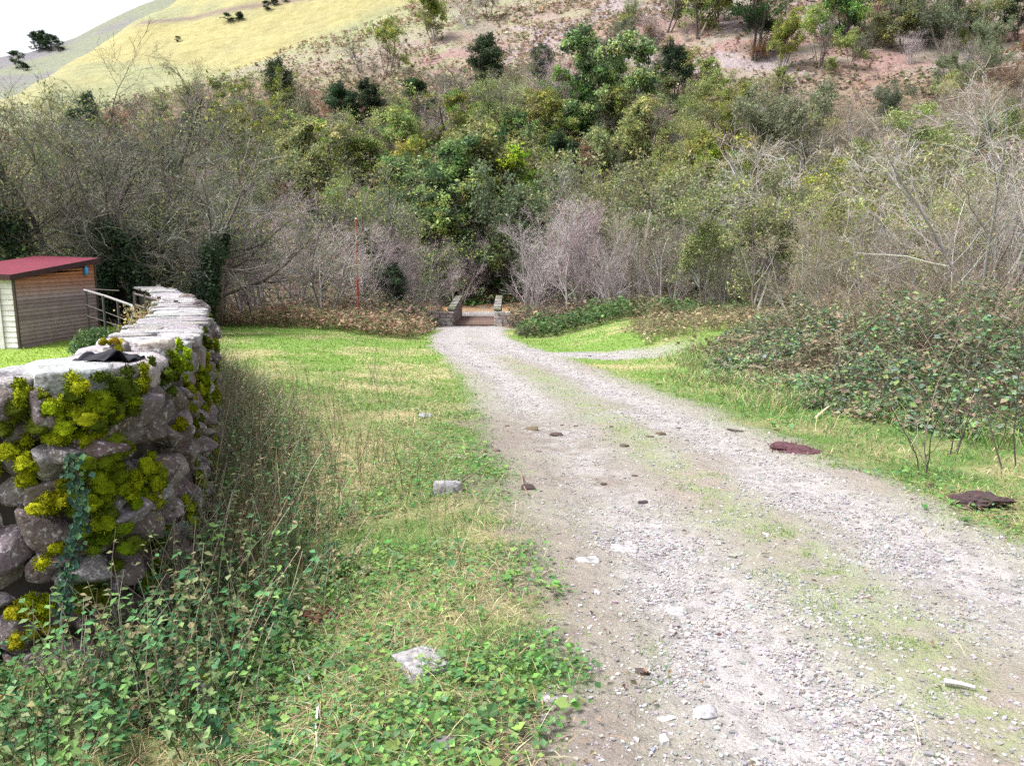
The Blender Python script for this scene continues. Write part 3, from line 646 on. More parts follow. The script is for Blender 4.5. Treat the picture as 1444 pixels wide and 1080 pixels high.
# along the stream and the edge of the wood, each where it stands
for a in [
  ('lichen_tree', 45, 120, 31, 'dark-limbed lichen-grey tree rising behind the red shed roof', 1.1), ('lichen_tree', 20, 170, 27, None, 1.15), ('lichen_tree', 110, 150, 29, None, 1.1), ('lichen_tree', 130, 105, 35, None, 1.1), ('ivy_tree', 225, 165, 27, 'bare spreading tree with dark ivy on its stems behind the curving wall', 1.15),
  ('ivy_tree', 60, 125, 26.5, 'dark ivied tree with twisted limbs directly above the red shed roof', 1.15), ('ivy_tree', 165, 140, 31, 'dark ivied tree between the shed and the wall end', 1.0), ('grey_tree', 175, 90, 36, None, 1.2), ('lichen_tree', 290, 150, 35, None, 1.1), ('pink_thicket', 120, 250, 33, None, 1.2), ('pink_thicket', 345, 240, 38, None, 1.1), ('pink_thicket', 400, 260, 44, None, 1.1), ('grey_tree', 360, 190, 46, None, 1.2),
  ('pale_tree', 450, 300, 39.5, 'many-stemmed whitish bare shrub left of the red pole', 1.15), ('pink_thicket', 500, 290, 47, None, 1.1), ('pink_thicket', 585, 318, 47, 'small pinkish thicket leaning over the left bridge parapet', .9), ('lichen_tree', 545, 250, 53, None, 1.1),
  ('dark_tree', 553, 372, 46.5, 'low dark evergreen bush beside the left bridge parapet', 1.2), ('lichen_tree', 455, 215, 56, None, 1.1), ('sage_bush', 535, 290, 56, None, 1.1),
  ('green_tree', 655, 250, 65.5, 'bright green leafy tree arching over the end of the bridge', 1.35), ('green_tree', 605, 200, 69, None, 1.25), ('oak', 690, 165, 71, None, 1.3), ('green_tree', 730, 215, 68, None, 1.2), ('dark_tree', 668, 330, 68, None, 1.3), ('oak', 590, 190, 79, None, 1.0), ('green_tree', 725, 260, 70, None, .9),
  ('pink_thicket', 752, 285, 49, 'rounded pinkish thicket by the right bridge parapet', .95), ('white_tree', 800, 235, 45, 'slender bare tree with a white trunk right of the bridge', .95), ('pink_thicket', 830, 280, 47, None, 1.1), ('tan_thicket', 905, 270, 45, None, 1.0), ('pink_thicket', 868, 320, 43, None, .9),
  ('tan_thicket', 945, 300, 42, None, .95), ('olive_tree', 1000, 270, 37, 'thin-leaved olive tree with dark thicket at its foot, behind the track fork', 1.05), ('olive_tree', 1075, 240, 33, 'olive-leaved tree with slim pale stem above the bramble bank', 1.05), ('olive_tree', 1140, 250, 33, None, 1.0),
  ('tan_thicket', 1020, 330, 36, None, 1.0), ('tan_thicket', 1180, 290, 29, None, 1.0), ('tan_thicket', 1250, 270, 27, None, 1.0), ('pale_tree', 1195, 165, 40, 'pale bare tree with a forked crown above the tan thickets', 1.05), ('olive_tree', 1300, 190, 34, None, 1.1),
  ('olive_tree', 1330, 250, 23, None, 1.1), ('pale_tree', 1400, 190, 21, 'large pale bare tree at the right edge behind the brambles', 1.1), ('pink_thicket', 1420, 280, 22, None, 1.0), ('grey_tree', 1470, 90, 24, None, 1.1), ('tan_thicket', 1130, 310, 30, None, 1.0), ('pink_thicket', 1090, 330, 34, None, 1.0), ('olive_tree', 1230, 220, 36, None, 1.0),
  ('sage_bush', 1020, 250, 50, None, 1.1), ('olive_tree', 925, 220, 56, None, 1.1), ('sage_bush', 760, 230, 62, None, 1.0), ('tan_thicket', 830, 230, 58, None, 1.0), ('lichen_tree', 985, 215, 54, None, 1.1), ('olive_tree', 870, 215, 62, None, 1.0),
  ('pale_tree', 1425, 110, 18, 'pale bare tree with long thin branches, nearest the right edge', 1.0), ('tan_thicket', 1365, 230, 19, None, 1.0), ('pink_thicket', 30, 290, 40, None, 1.2), ('pink_thicket', 200, 330, 34, None, 1.0), ('pink_thicket', 300, 330, 35, None, 1.1), ('lichen_tree', 255, 250, 40, None, 1.1), ('dark_tree', 15, 330, 28, 'low dark evergreen bush behind the shed at the left edge', 1.3), ('lichen_tree', -30, 130, 34, None, 1.1)]:
    hero(*a)
# crowns on the slope above, filled down the hill
BND = [(-40, 135), (150, 120), (230, 130), (300, 100), (390, 92), (450, 130), (560, 125), (620, 120), (690, 70), (760, 78), (860, 55), (960, 70), (1060, 100), (1150, 105), (1220, 120), (1300, 90), (1500, 70)]
rgt = np.random.default_rng(77)
for row, dv in enumerate(range(0, 250, 28)):
    for cu in range(-30, 1490, 52):
        u = cu + (26 if row % 2 else 0) + rgt.uniform(-16, 16); v = np.interp(u, *zip(*BND)) + dv + rgt.uniform(-12, 12)
        if v > 330: continue
        x = rgt.random()
        if 230 < u < 420: sp = np.array(['olive_tree', 'oak', 'dark_tree', 'lichen_tree', 'pink_thicket', 'rust_bush', 'yellow_bush'])[np.searchsorted(np.cumsum([.24, .18, .14, .16, .14, .07]), x)]
        elif u <= 230: sp = np.array(['lichen_tree', 'grey_tree', 'pink_thicket', 'olive_tree', 'rust_bush', 'dark_tree'])[np.searchsorted(np.cumsum([.3, .25, .2, .12, .06]), x)]
        elif u < 780: sp = np.array(['oak', 'olive_tree', 'dark_tree', 'yellow_bush', 'pink_thicket', 'lichen_tree', 'rust_bush', 'green_tree'])[np.searchsorted(np.cumsum([.13, .16, .12, .05, .22, .20, .07]), x)]
        elif u < 1120: sp = np.array(['olive_tree', 'oak', 'lichen_tree', 'sage_bush', 'tan_thicket', 'pink_thicket', 'rust_bush', 'dark_tree', 'yellow_bush'])[np.searchsorted(np.cumsum([.18, .08, .18, .12, .17, .16, .07, .02]), x)]
        else: sp = np.array(['tan_thicket', 'pale_tree', 'olive_tree', 'rust_bush', 'sage_bush', 'yellow_bush', 'pink_thicket', 'grey_tree'])[np.searchsorted(np.cumsum([.2, .06, .3, .1, .14, .12, .05]), x)]
        H = rgt.uniform(5.5, 8.5) if sp.endswith(('tree', 'oak', 'thicket')) else rgt.uniform(3.5, 5.5)
        p = on_canopy(u, v, H)
        if p is None or p[1] < 58: continue
        tree_at(sp, p, H, None, rgt.uniform(.95, 1.3))
for sp, u, v, H, wd, lab in [('dark_tree', 685, 50, 9, 1.3, 'dark bushy evergreen standing above the wood, left of two over the bridge'), ('dark_tree', 765, 62, 7, 1.2, 'smaller dark evergreen standing above the wood, right of two over the bridge'), ('green_tree', 865, 38, 13, 1.15, 'tallest green tree of the slope, standing clear above the white trunk'),
                       ('oak', 465, 165, 10, 1.3, None), ('yellow_bush', 500, 185, 8, 1.3, None), ('dark_tree', 390, 85, 9, 1.2, None), ('dark_tree', 480, 118, 8, 1.2, None), ('dark_tree', 520, 112, 7, 1.2, None), ('oak', 640, 130, 9, 1.3, None), ('lichen_tree', 290, 70, 12, 1.0, None), ('green_tree', 800, 100, 9, 1.2, None), ('oak', 930, 130, 9, 1.2, None), ('oak', 560, 150, 9, 1.3, None), ('sage_bush', 1100, 120, 10, 1.0, None), ('dark_tree', 590, 110, 6, 1.2, None)]:
    p = on_canopy(u, v, H)
    if p is not None: tree_at(sp, p, H, lab, wd)
# lone trees on the open slope, by the foot of the trunk
for sp, u, v, hp, lab in [('yellow_bush', 613, 60, 60, None), ('pale_tree', 665, 40, 50, None), ('grey_tree', 690, 28, 44, None), ('grey_tree', 508, 100, 52, None), ('yellow_bush', 545, 107, 58, None),
                          ('lichen_tree', 940, 45, 75, None), ('oak', 985, 55, 90, None), ('dark_tree', 1060, 85, 110, 'dark evergreen with a black trunk standing on the open slope'), ('green_tree', 1196, 62, 85, 'green tree with a black trunk beside grey scree on the slope'),
                          ('yellow_bush', 1100, 100, 60, None), ('yellow_bush', 1155, 95, 62, None), ('oak', 1275, 75, 70, None), ('sage_bush', 1330, 70, 80, None), ('rust_bush', 1250, 30, 45, None), ('dark_tree', 1436, 60, 60, None), ('oak', 1010, 30, 70, None), ('olive_tree', 1385, 60, 80, None)]:
    p = on_ground(u, v)
    if p is not None: tree_at(sp, p, hp * p[1] / F * 1.2, lab, 1.15)
# scattered shrubs and small trees over the upper right of the slope
for i in range(60):
    u = rgt.uniform(860, 1470); v = rgt.uniform(8, 120); 
    if v > np.interp(u, *zip(*BND)) + 40: continue
    p = on_ground(u, v)
    if p is None: continue
    sp = ['olive_tree', 'rust_bush', 'sage_bush', 'pink_thicket', 'yellow_bush', 'tan_thicket', 'lichen_tree'][int(rgt.integers(0, 7))]; tree_at(sp, p, rgt.uniform(2.0, 4.8), None, 1.15)
SPUR = lambda P: spur_z(P[:, 0], P[:, 1]); DZ = lambda P: dist_z(np.arctan2(P[:, 0], P[:, 1]), np.hypot(P[:, 0], P[:, 1]))
for k, (u, v, h, wd) in enumerate([(322, 31, 3.0, 2.2), (338, 29, 3.0, 2.2), (375, 15, 3.4, 1.8), (388, 8, 3.2, 1.8), (402, 3, 3.0, 1.6), (250, 60, 2.2, 1.6)]):
    p = on_far(u, v, SPUR, 150, 520)
    if p is not None: p[2] -= .3; tree_at('dark_tree', p, h, 'low dark gorse-like scrub on the yellow spur, ' + ORD_[k] + ' from top right', wd)
for k, (u, v, h) in enumerate([(22, 97, 15), (36, 100, 7), (30, 71, 11), (41, 71, 14), (52, 72, 16), (62, 72, 17), (72, 73, 15), (82, 73, 10), (10, 66, 6)]):
    p = on_far(u, v, DZ, 380, 1000)
    if p is not None: p[2] -= .5; tree_at('dark_tree', p, 0.8 * h * np.hypot(p[0], p[1]) / 650, 'far dark tree on the distant left hill below the white sky, ' + ORD_[k] + ' in line', 1.7)
for sp, u, v, h, lab in [('sapling', 1300, 668, 1.25, 'thin twiggy sapling on the verge beside the dark turf clods'), ('sapling', 1345, 640, 1.3, 'thin twiggy sapling at the edge of the right brambles'), ('sapling', 1432, 660, 1.5, 'dark thin sapling at the right edge before the brambles'),
                         ('sapling', 530, 545, .95, 'small leafless sapling alone in the middle of the meadow'), ('sapling', 560, 540, .7, 'low twiggy sprig just right of the meadow sapling'), ('sapling', 1180, 560, 1.5, 'pale thin sapling rising from the bramble front')]:
    tree_at(sp, on_ground(u, v), h, lab, 1.0)
# a name for every tree: its kind, then its place among the trees most like it
ORD = 'first second third fourth fifth sixth seventh eighth ninth tenth eleventh twelfth thirteenth fourteenth fifteenth sixteenth seventeenth eighteenth nineteenth twentieth'.split()
cells = {}
bpy.context.view_layer.update()
for sp, o, h, lab in PLANTED:
    o['group'] = {'tree': 'trees of the wooded valley side', 'thicket': 'bare thickets of the wooded valley side', 'sapling': 'thin saplings', 'bush': 'bushes of the wooded valley side'}[SPEC[sp][1]]
    if lab: o['label'] = lab; continue
    x, y, z = o.location; u, v = project(np.array([x, y, z + h * .6]))
    where = 'by stream' if y < 58 else 'low on slope' if y < 80 else 'midway up slope' if y < 105 else 'high on slope'
    side = 'above the shed' if u < 200 else 'above wall end' if u < 360 else 'near red pole' if u < 590 else 'above the bridge' if u < 740 else 'near white trunk' if u < 890 else 'above track fork' if u < 1100 else 'above the brambles'
    cells.setdefault((sp, where, side), []).append((u, o))
for (sp, where, side), L in cells.items():
    L.sort(key=lambda a: a[0])
    for k, (u, o) in enumerate(L):
        d = SPEC[sp][0]
        o['label'] = f'{d} {where}, {side}' if len(L) == 1 else f'{d}, {where} {side}, {ORD[k]} from left'

# ------------------------------------------------------------------ ground cover (stuff)
rg = np.random.default_rng(3)
def spread_pts(n, r0, r1, a0=-39, a1=39):
    r = r0 * (r1 / r0) ** rg.random(n); a = np.radians(rg.uniform(a0, a1, n)); X = r * np.sin(a); Y = r * np.cos(a)
    side = wall_side(X, Y); ok = (np.abs(side + .0) > .34) & (Y > 1.2); return X[ok], Y[ok], side[ok]
def stuff(name, mb, mat, smooth=False): return link(name, mb.mesh(name, mat, smooth), kind='stuff')
def P3(X, Y, side, dz=0): return np.c_[X, Y, ground_z(X, Y, side) + dz]
GR = [(.14, .29, .055), (.11, .25, .055), (.20, .34, .08), (.085, .22, .065), (.26, .34, .10)]
STR = [(.44, .38, .22), (.36, .29, .16), (.50, .44, .28), (.28, .21, .12)]
def make_grass():
    X, Y, sd = spread_pts(520000, 1.75, 46); m = masks(X, Y, sd)
    p = (1 - m['road']) * (1 - .75 * m['straw']) * (1 - .8 * m['br']) * (1 - .8 * m['wood']) * np.clip(.75 + 1.3 * m['n2'], .1, 1) + 1.3 * m['moss'] * np.clip(.3 + 3.5 * m['n2'], 0, 1)
    k = rg.random(len(X)) < p * .8; X, Y, sd = X[k], Y[k], sd[k]; m = {a: b[k] for a, b in m.items()}
    r = np.hypot(X, Y); n = len(X)
    H = (.022 + .05 * rg.random(n) ** 1.5) * (1 - .55 * m['road']) * (1 + .7 * np.clip(m['n3'], -.3, .6)) * np.clip(.45 + 2.2 * (fbm(X * 3.2, Y * 3.2, 153, 3) - .3), .5, 1.9) * (1 + .018 * r)
    W = np.maximum(.0016, .00042 * r) * rg.uniform(.7, 1.4, n); a = rg.uniform(0, 6.28, n)
    V, Fq = blades(P3(X, Y, sd, -.004), np.c_[np.cos(a), np.sin(a), 0 * a], H, W, rg.uniform(.2, 1.3, n), rg)
    c = pick(rg, GR, n, .2) * (.7 + .6 * fbm(X * 2.3, Y * 2.3, 155, 3))[:, None]; lush = np.clip(.5 + 2.2 * (fbm(X * .7, Y * .7, 91, 3) - .5), 0, 1)
    c = mixc(c, (.22, .37, .06), sst(7, 20, Y) * .65); c = mixc(c, (.09, .23, .07), lush * sst(14, 5, r) * .45); c = mixc(c, (.24, .30, .06), m['moss'] * .6); c = mixc(c, (.30, .42, .05), m['inside'] * .8)
    g = MB(); g.add(V, Fq, np.repeat(c, 6, 0)); stuff('grass', g, M_grass)
    # dead straw lying flat
    X, Y, sd = spread_pts(150000, 1.75, 44); m = masks(X, Y, sd)
    p = np.clip(m['straw'] * 1.1 + .05, 0, 1) * (1 - m['road'] * .9) * (1 - m['inside']) * (1 - .6 * m['br'])
    k = rg.random(len(X)) < p * .75; X, Y, sd = X[k], Y[k], sd[k]; n = len(X); r = np.hypot(X, Y)
    a = rg.uniform(0, 6.28, n); D = np.c_[np.cos(a), np.sin(a), rg.normal(.12, .22, n)]
    L = rg.uniform(.05, .19, n) * (1 + .02 * r); V, Fq = leaves(P3(X, Y, sd, .008 + .03 * rg.random(n)), unit(D), np.broadcast_to([0, 0, 1.], (n, 3)), L, np.maximum(.003, .0008 * r) * rg.uniform(.7, 1.5, n), .08)
    g = MB(); g.add(V, Fq, np.repeat(pick(rg, STR, n, .2), 4, 0)); stuff('dry_grass', g, M_grass)
    # clover, ground ivy and other broad leaves
    X, Y, sd = spread_pts(210000, 1.75, 22); m = masks(X, Y, sd)
    pat = np.clip((fbm(X * 1.1, Y * 1.1, 93, 4) - .43) * 5, 0, 1)
    p = (1 - m['road']) * pat * (1 - .5 * m['straw']) * sst(24, 6, np.hypot(X, Y)) * (1 - m['inside'])
    k = rg.random(len(X)) < p * .6; X, Y, sd = X[k], Y[k], sd[k]; n = len(X); r = np.hypot(X, Y)
    a = rg.uniform(0, 6.28, n); D = unit(np.c_[np.cos(a), np.sin(a), rg.normal(.1, .25, n)]); N = unit(np.c_[rg.normal(0, .35, (n, 2)), np.ones(n)])
    L = rg.uniform(.014, .036, n) * (1 + .03 * r) * np.where(rg.random(n) < .06, 1.9, 1); V, Fq = leaves(P3(X, Y, sd, .012 + .05 * rg.random(n)), D, N, L, L * .85, .1)
    g = MB(); g.add(V, Fq, np.repeat(pick(rg, [(.10, .23, .06), (.14, .27, .07), (.07, .17, .06), (.19, .28, .08), (.12, .22, .10)], n, .2), 4, 0)); stuff('clover', g, M_leafs)
    # scattered dead leaves
    X, Y, sd = spread_pts(2200, 1.8, 40); m = masks(X, Y, sd)
    k = rg.random(len(X)) < (.35 + .25 * m['mud'] + .3 * m['straw']) * (1 - .7 * m['g']) * (1 - m['inside']); X, Y, sd = X[k], Y[k], sd[k]; n = len(X); a = rg.uniform(0, 6.28, n)
    L = rg.uniform(.014, .036, n) * (1 + .03 * np.hypot(X, Y)); V, Fq = leaves(P3(X, Y, sd, .02), unit(np.c_[np.cos(a), np.sin(a), rg.normal(0, .2, n)]), unit(np.c_[rg.normal(0, .4, (n, 2)), np.ones(n)]), L, L * .6, .2)
    g = MB(); g.add(V, Fq, np.repeat(pick(rg, [(.15, .09, .06), (.19, .13, .085), (.11, .075, .055), (.24, .19, .12), (.09, .065, .05)], n, .2), 4, 0)); stuff('fallen_leaves', g, M_leafs)
make_grass()
def make_gravel():
    X, Y, sd = spread_pts(330000, 1.75, 30, -14, 39); m = masks(X, Y, sd); r = np.hypot(X, Y)
    cl = np.clip(.35 + 2.6 * (fbm(X * 3.1, Y * 3.1, 95, 3) - .45), .04, 1)
    p = np.clip(m['g'] * 1.0 * cl + .10 * m['road'], 0, 1) * (1 - .7 * m['mud'])
    k = rg.random(len(X)) < p * .8; X, Y, sd, r = X[k], Y[k], sd[k], r[k]; n = len(X)
    s = (.0028 + .0070 * rg.random(n) ** 3.6) * (1 + .045 * r)
    s = np.where(rg.random(n) < .006, s * 2.2, s)
    cube = np.array([(-1, -1, -1), (1, -1, -1), (1, 1, -1), (-1, 1, -1), (-1, -1, 1), (1, -1, 1), (1, 1, 1), (-1, 1, 1)], float) * np.array([1, .8, .55])
    V = cube[None] * rg.uniform(.55, 1.15, (n, 8, 3)); a = rg.uniform(0, 6.28, n); ca, sa = np.cos(a)[:, None], np.sin(a)[:, None]
    V = np.stack([V[..., 0] * ca - V[..., 1] * sa, V[..., 0] * sa + V[..., 1] * ca, V[..., 2]], -1) * s[:, None, None] + P3(X, Y, sd)[:, None] + np.array([0, 0, .25])[None, None] * s[:, None, None]
    q = np.array([(0, 3, 2, 1), (4, 5, 6, 7), (0, 1, 5, 4), (1, 2, 6, 5), (2, 3, 7, 6), (3, 0, 4, 7)])
    Fq = (q[None] + (np.arange(n) * 8)[:, None, None]).reshape(-1, 4)
    g = MB(); g.add(V.reshape(-1, 3), Fq, np.repeat(pick(rg, [(.34, .33, .33), (.28, .27, .27), (.42, .41, .41), (.20, .19, .19), (.30, .275, .26), (.27, .265, .28)], n, .14), 8, 0)); stuff('gravel', g, M_peb)
make_gravel()
def stalks(mb, B, H, lean, rad_, nleaf, lsize, pal, stem_pal, lw=.6, t0=.2, droop=-.2, curve=.3):
    n = len(B); k = 5; a = rg.uniform(0, 6.28, n); D = unit(np.c_[np.cos(a) * lean, np.sin(a) * lean, np.ones(n)]); Q = np.empty((n, k, 3)); Q[:, 0] = B
    for j in range(1, k):
        D = unit(D + rg.normal(0, .12, D.shape) + np.c_[np.cos(a), np.sin(a), -np.ones(n)] * curve * .25 * j / k); Q[:, j] = Q[:, j - 1] + D * (H / (k - 1))[:, None]
    R = rad_ * np.linspace(1, .45, k)[None] * rg.uniform(.7, 1.3, (n, 1)); V, Fq = tubes(Q, R, 3); mb.add(V, Fq, np.repeat(pick(rg, stem_pal, n, .2), k * 3, 0))
    if nleaf:
        t = rg.uniform(t0, 1, (n, nleaf)) * (k - 1); i = np.minimum(t.astype(int), k - 2); f = (t - i)[..., None]; I = np.arange(n)[:, None]
        P = (Q[I, i] * (1 - f) + Q[I, i + 1] * f).reshape(-1, 3); m = len(P); a = rg.uniform(0, 6.28, m)
        D = unit(np.c_[np.cos(a), np.sin(a), rg.normal(droop, .3, m)]); N = unit(np.c_[rg.normal(0, .4, (m, 2)), np.ones(m)])
        L = lsize * rg.uniform(.55, 1.35, m); V, Fq = leaves(P, D, N, L, L * lw, .12); mb.add(V, Fq, np.repeat(np.repeat(pick(rg, pal, n, .15), nleaf, 0) * rg.uniform(.75, 1.25, (m, 1)), 4, 0))
NET = [(.075, .19, .075), (.10, .22, .085), (.05, .135, .06), (.14, .25, .08)]; DRY = [(.24, .18, .11), (.32, .26, .16), (.17, .125, .085)]
def by_wall(n, y0, y1, d0, d1, pw=1.0):
    j = rg.integers(0, len(WP), n * 3); ok = (WP[j, 1] > y0) & (WP[j, 1] < y1) & (WS[j] > 0); j = j[ok][:n]; d = d0 + (d1 - d0) * rg.random(len(j)) ** pw
    Q = WP[j] + WN[j] * d[:, None]; return np.c_[Q, ground_z(Q[:, 0], Q[:, 1], np.full(len(j), -2.)) - .01], d
def make_weeds():
    g = MB()
    B, d = by_wall(1900, 3.75, 13.5, .0, 1.15, 1.5); H = (.95 - .75 * d / 1.15) * rg.uniform(.5, 1.15, len(B)); stalks(g, B, H, .32, .0030, 9, .036, [(.17, .27, .11), (.24, .27, .13), (.12, .22, .10), (.30, .27, .16)], DRY + TAN, .5, .15)
    B, d = by_wall(800, 3.7, 8.0, .05, 1.0, 1.2); H = (.55 - .3 * d) * rg.uniform(.5, 1.1, len(B)); stalks(g, B, H, .3, .0028, 12, .045, NET, DRY, .6, .25)
    B, d = by_wall(700, 4.0, 13, .2, 1.7, 1.0); H = rg.uniform(.3, .75, len(B)); stalks(g, B, H, .18, .0026, 0, .03, NET, DRY + STR, .6)
    n = 330; X = rg.uniform(-2.1, -1.0, n); Y = rg.uniform(2.95, 4.3, n); k = (wall_side(X, Y) < -.36) & (rg.random(n) < sst(-1.0, -1.6, X)); X, Y = X[k], Y[k]; B = np.c_[X, Y, ground_z(X, Y, np.full(len(X), -2.))]
    stalks(g, B, rg.uniform(.25, .68, len(X)) * (1 + .25 * sst(3.4, 4.2, Y)), .3, .003, 13, .040, NET + [(.19, .25, .11), (.26, .24, .13)], DRY + TAN, .62, .15)
    stuff('wall_weeds', g, M_leafs); g = MB()      # nettles and bramble shoots at the foot of the wall, nearest the camera
    n = 420; X = rg.uniform(-2.9, -.95, n); Y = rg.uniform(2.25, 3.75, n); k = (Y < 3.45) & (rg.random(n) < sst(-.75, -1.7, X + .25 * (Y - 2.6)) * sst(2.2, 2.6, Y) + .06); X, Y = X[k], Y[k]
    B = np.c_[X, Y, ground_z(X, Y, np.full(len(X), -2.))]; H = rg.uniform(.10, .36, len(X)); stalks(g, B, H, .28, .0035, 11, .042, NET + [(.2, .28, .12)], [(.12, .08, .07), (.16, .13, .08), (.09, .10, .05)], .66, .2)
    stuff('nettles', g, M_leafs)
    # stalks scattered through the meadow
    g = MB(); n = 900; X, Y, sd = spread_pts(n, 4.5, 24, -30, -2); k = (X < road_c(Y) - 2.2) & (sd < -.6); X, Y = X[k], Y[k]
    k = fbm(X * .6, Y * .6, 97, 3) > .5; X, Y = X[k], Y[k]; B = np.c_[X, Y, ground_z(X, Y, np.full(len(X), -2.))]; stalks(g, B, rg.uniform(.12, .5, len(X)), .3, .003, 4, .03, NET, DRY + STR, .5)
    stuff('meadow_stalks', g, M_leafs)
make_weeds()
BRM = [(.08, .16, .07), (.11, .19, .09), (.16, .24, .13), (.05, .09, .05), (.20, .29, .10), (.20, .15, .11), (.15, .20, .16), (.24, .20, .13)]
def thicket(name, X, Y, hh, nleaf, lsize, pal, cane_pal, ncane, tall=1.0):
    """a tangle over the points X,Y with top height hh: arching canes and leaves through its depth"""
    g = MB(); i = rg.integers(0, len(X), nleaf); z = ground_z(X[i], Y[i], np.full(nleaf, -2.))
    lump = .15 + 1.6 * fbm(X[i] * 2.1, Y[i] * 2.1, 99, 3); P = np.c_[X[i] + rg.normal(0, .06, nleaf), Y[i] + rg.normal(0, .06, nleaf), z + hh[i] * lump * rg.random(nleaf) ** .45]
    a = rg.uniform(0, 6.28, nleaf); D = unit(np.c_[np.cos(a), np.sin(a), rg.normal(-.15, .4, nleaf)]); N = unit(np.c_[rg.normal(0, .55, (nleaf, 2)), np.ones(nleaf)])
    L = lsize * (.35 + 1.5 * rg.random(nleaf) ** 1.8) * (1 + .02 * Y[i]); V, Fq = leaves(P, D, N, L, L * .72, .12); hue = fbm(X[i] * 1.1, Y[i] * 1.1, 103, 3)
    c = pick(rg, pal, nleaf, .22) * (.55 + 1.0 * hue)[:, None]; c = mixc(c, c.mean(1, keepdims=True) * np.array([1.35, 1.0, .7]), np.clip((fbm(X[i] * .9 + 40, Y[i] * .9, 127, 3) - .55) * 7, 0, .7)); g.add(V, Fq, np.repeat(c, 4, 0))
    i = rg.integers(0, len(X), ncane); B = np.c_[X[i], Y[i], ground_z(X[i], Y[i], np.full(ncane, -2.))]
    stalks(g, B, hh[i] * rg.uniform(.6, 1.7, ncane) * tall + .1, .5, .0035 + .0 * ncane, 2, lsize * .8, pal, cane_pal, .6, .3, -.2, 1.0)
    return stuff(name, g, M_leafs)
def make_thickets():
    n = 40000; X = rg.uniform(3.5, 17, n); Y = rg.uniform(5.2, 24, n); e = bramble_edge(Y) + .8 * (fbm(X * .8, Y * .8, 105, 3) - .5); k = (X > e) & (X < e + 8) & (X < .78 * Y + 2); X, Y, e = X[k], Y[k], e[k]
    hh = .08 + 1.15 * sst(-.2, 3.2, X - e) * np.clip(-.35 + 2.3 * fbm(X * .75, Y * .75, 107, 3), .12, 1.3) * sst(25, 20, Y)
    thicket('bramble_thicket', X, Y, hh, 115000, .056, BRM, [(.17, .12, .09), (.26, .20, .14), (.12, .07, .07), (.36, .30, .22)], 5200, 1.15)
    j = rg.random(len(X)) < sst(1.0, 4.0, X - e) * .8; thicket('tall_stems', X[j], Y[j], .5 + 1.3 * fbm(X[j] * .5, Y[j] * .5, 129, 3) * sst(.8, 4, X[j] - e[j]), 6000, .045, [(.26, .21, .14), (.20, .22, .10), (.30, .25, .17), (.17, .2, .09)], [(.34, .28, .20), (.24, .18, .14), (.42, .37, .29), (.2, .15, .12)], 1900, 1.5)
    n = 9000; Y = rg.uniform(5.5, 20, n); X = bramble_edge(Y) + rg.normal(.1, .55, n); k = (fbm(X * 1.1, Y * 1.1, 151, 3) > .45) & (X > road_c(Y) + 2.3); X, Y = X[k], Y[k]; n = len(X); a = rg.uniform(0, 6.28, n)
    V, Fq = blades(np.c_[X, Y, ground_z(X, Y, np.full(n, -2.))], np.c_[np.cos(a), np.sin(a), 0 * a], rg.uniform(.10, .34, n), .0028 + .0003 * Y, rg.uniform(.4, 1.3, n), rg); g = MB(); g.add(V, Fq, np.repeat(pick(rg, GR + STR[:3] + [(.2, .27, .09)], n, .2), 6, 0)); stuff('tussock_grass', g, M_grass)
    n = 12000; X = rg.uniform(-.2, 13, n); Y = rg.uniform(30, 41, n); k = (X > .3 + .0 * Y) & (Y > 31.5 + .15 * X + 1.5 * fbm(X * .4, Y * .4, 109, 2)); X, Y = X[k], Y[k]
    thicket('bramble_hedge', X, Y, .25 + .9 * fbm(X * .6, Y * .6, 111, 3) * sst(.0, 1.5, X), 26000, .075, [(.07, .13, .045), (.10, .18, .06), (.045, .09, .04), (.15, .2, .08)], DRY, 600)
    n = 9000; X = rg.uniform(-15, 12, n); Y = rg.uniform(44.8, 55, n); k = (np.abs(X + 2.4) > 2.15) & (X > -14 + .0 * Y); X, Y = X[k], Y[k]
    thicket('streamside_scrub', X, Y, .5 + 1.9 * fbm(X * .4, Y * .4, 123, 3) * sst(0, 2.5, np.abs(X + 2.4) - 1.9), 26000, .075, [(.10, .12, .06), (.20, .15, .115), (.06, .09, .04), (.25, .19, .16), (.14, .17, .07)], PINK + GREY, 4200, 1.3)
    # withered bracken left of the bridge
    n = 9000; X = rg.uniform(-17, -4.0, n); Y = rg.uniform(28, 45, n); f = fbm(X * .35, Y * .35, 113, 3); k = ((X < -6.6) | (Y < 45 - 1.2 * np.clip(X + 8, 0, 4))) & (Y > 33.5 - 3 * f - .22 * np.clip(X + 9, -4, 9) + .9 * np.clip(-8 - X, 0, 9) * .35) & (f > .3); X, Y = X[k], Y[k]
    thicket('withered_bracken', X, Y, .15 + .9 * fbm(X * .7, Y * .7, 115, 3), 22000, .085, [(.30, .21, .14), (.38, .28, .19), (.24, .15, .11), (.20, .22, .10), (.13, .18, .08), (.33, .19, .14)], DRY + STR, 2500)
    n = 3000; X = rg.uniform(4, 14, n); Y = rg.uniform(19, 29, n); k = (X > 3.4 + .12 * (24 - Y) ** 2 * .3) & (np.abs(Y - np.interp(X, [0, SIDE0[0]], [SIDE1[1], SIDE0[1]])) > 1.5); X, Y = X[k], Y[k]
    thicket('tall_dry_grass', X, Y, .15 + .55 * fbm(X * .7, Y * .7, 117, 3), 9000, .065, [(.27, .22, .13), (.20, .17, .10), (.17, .19, .08), (.33, .28, .18)], [(.27, .22, .14), (.2, .16, .1)], 3500, 1.2)
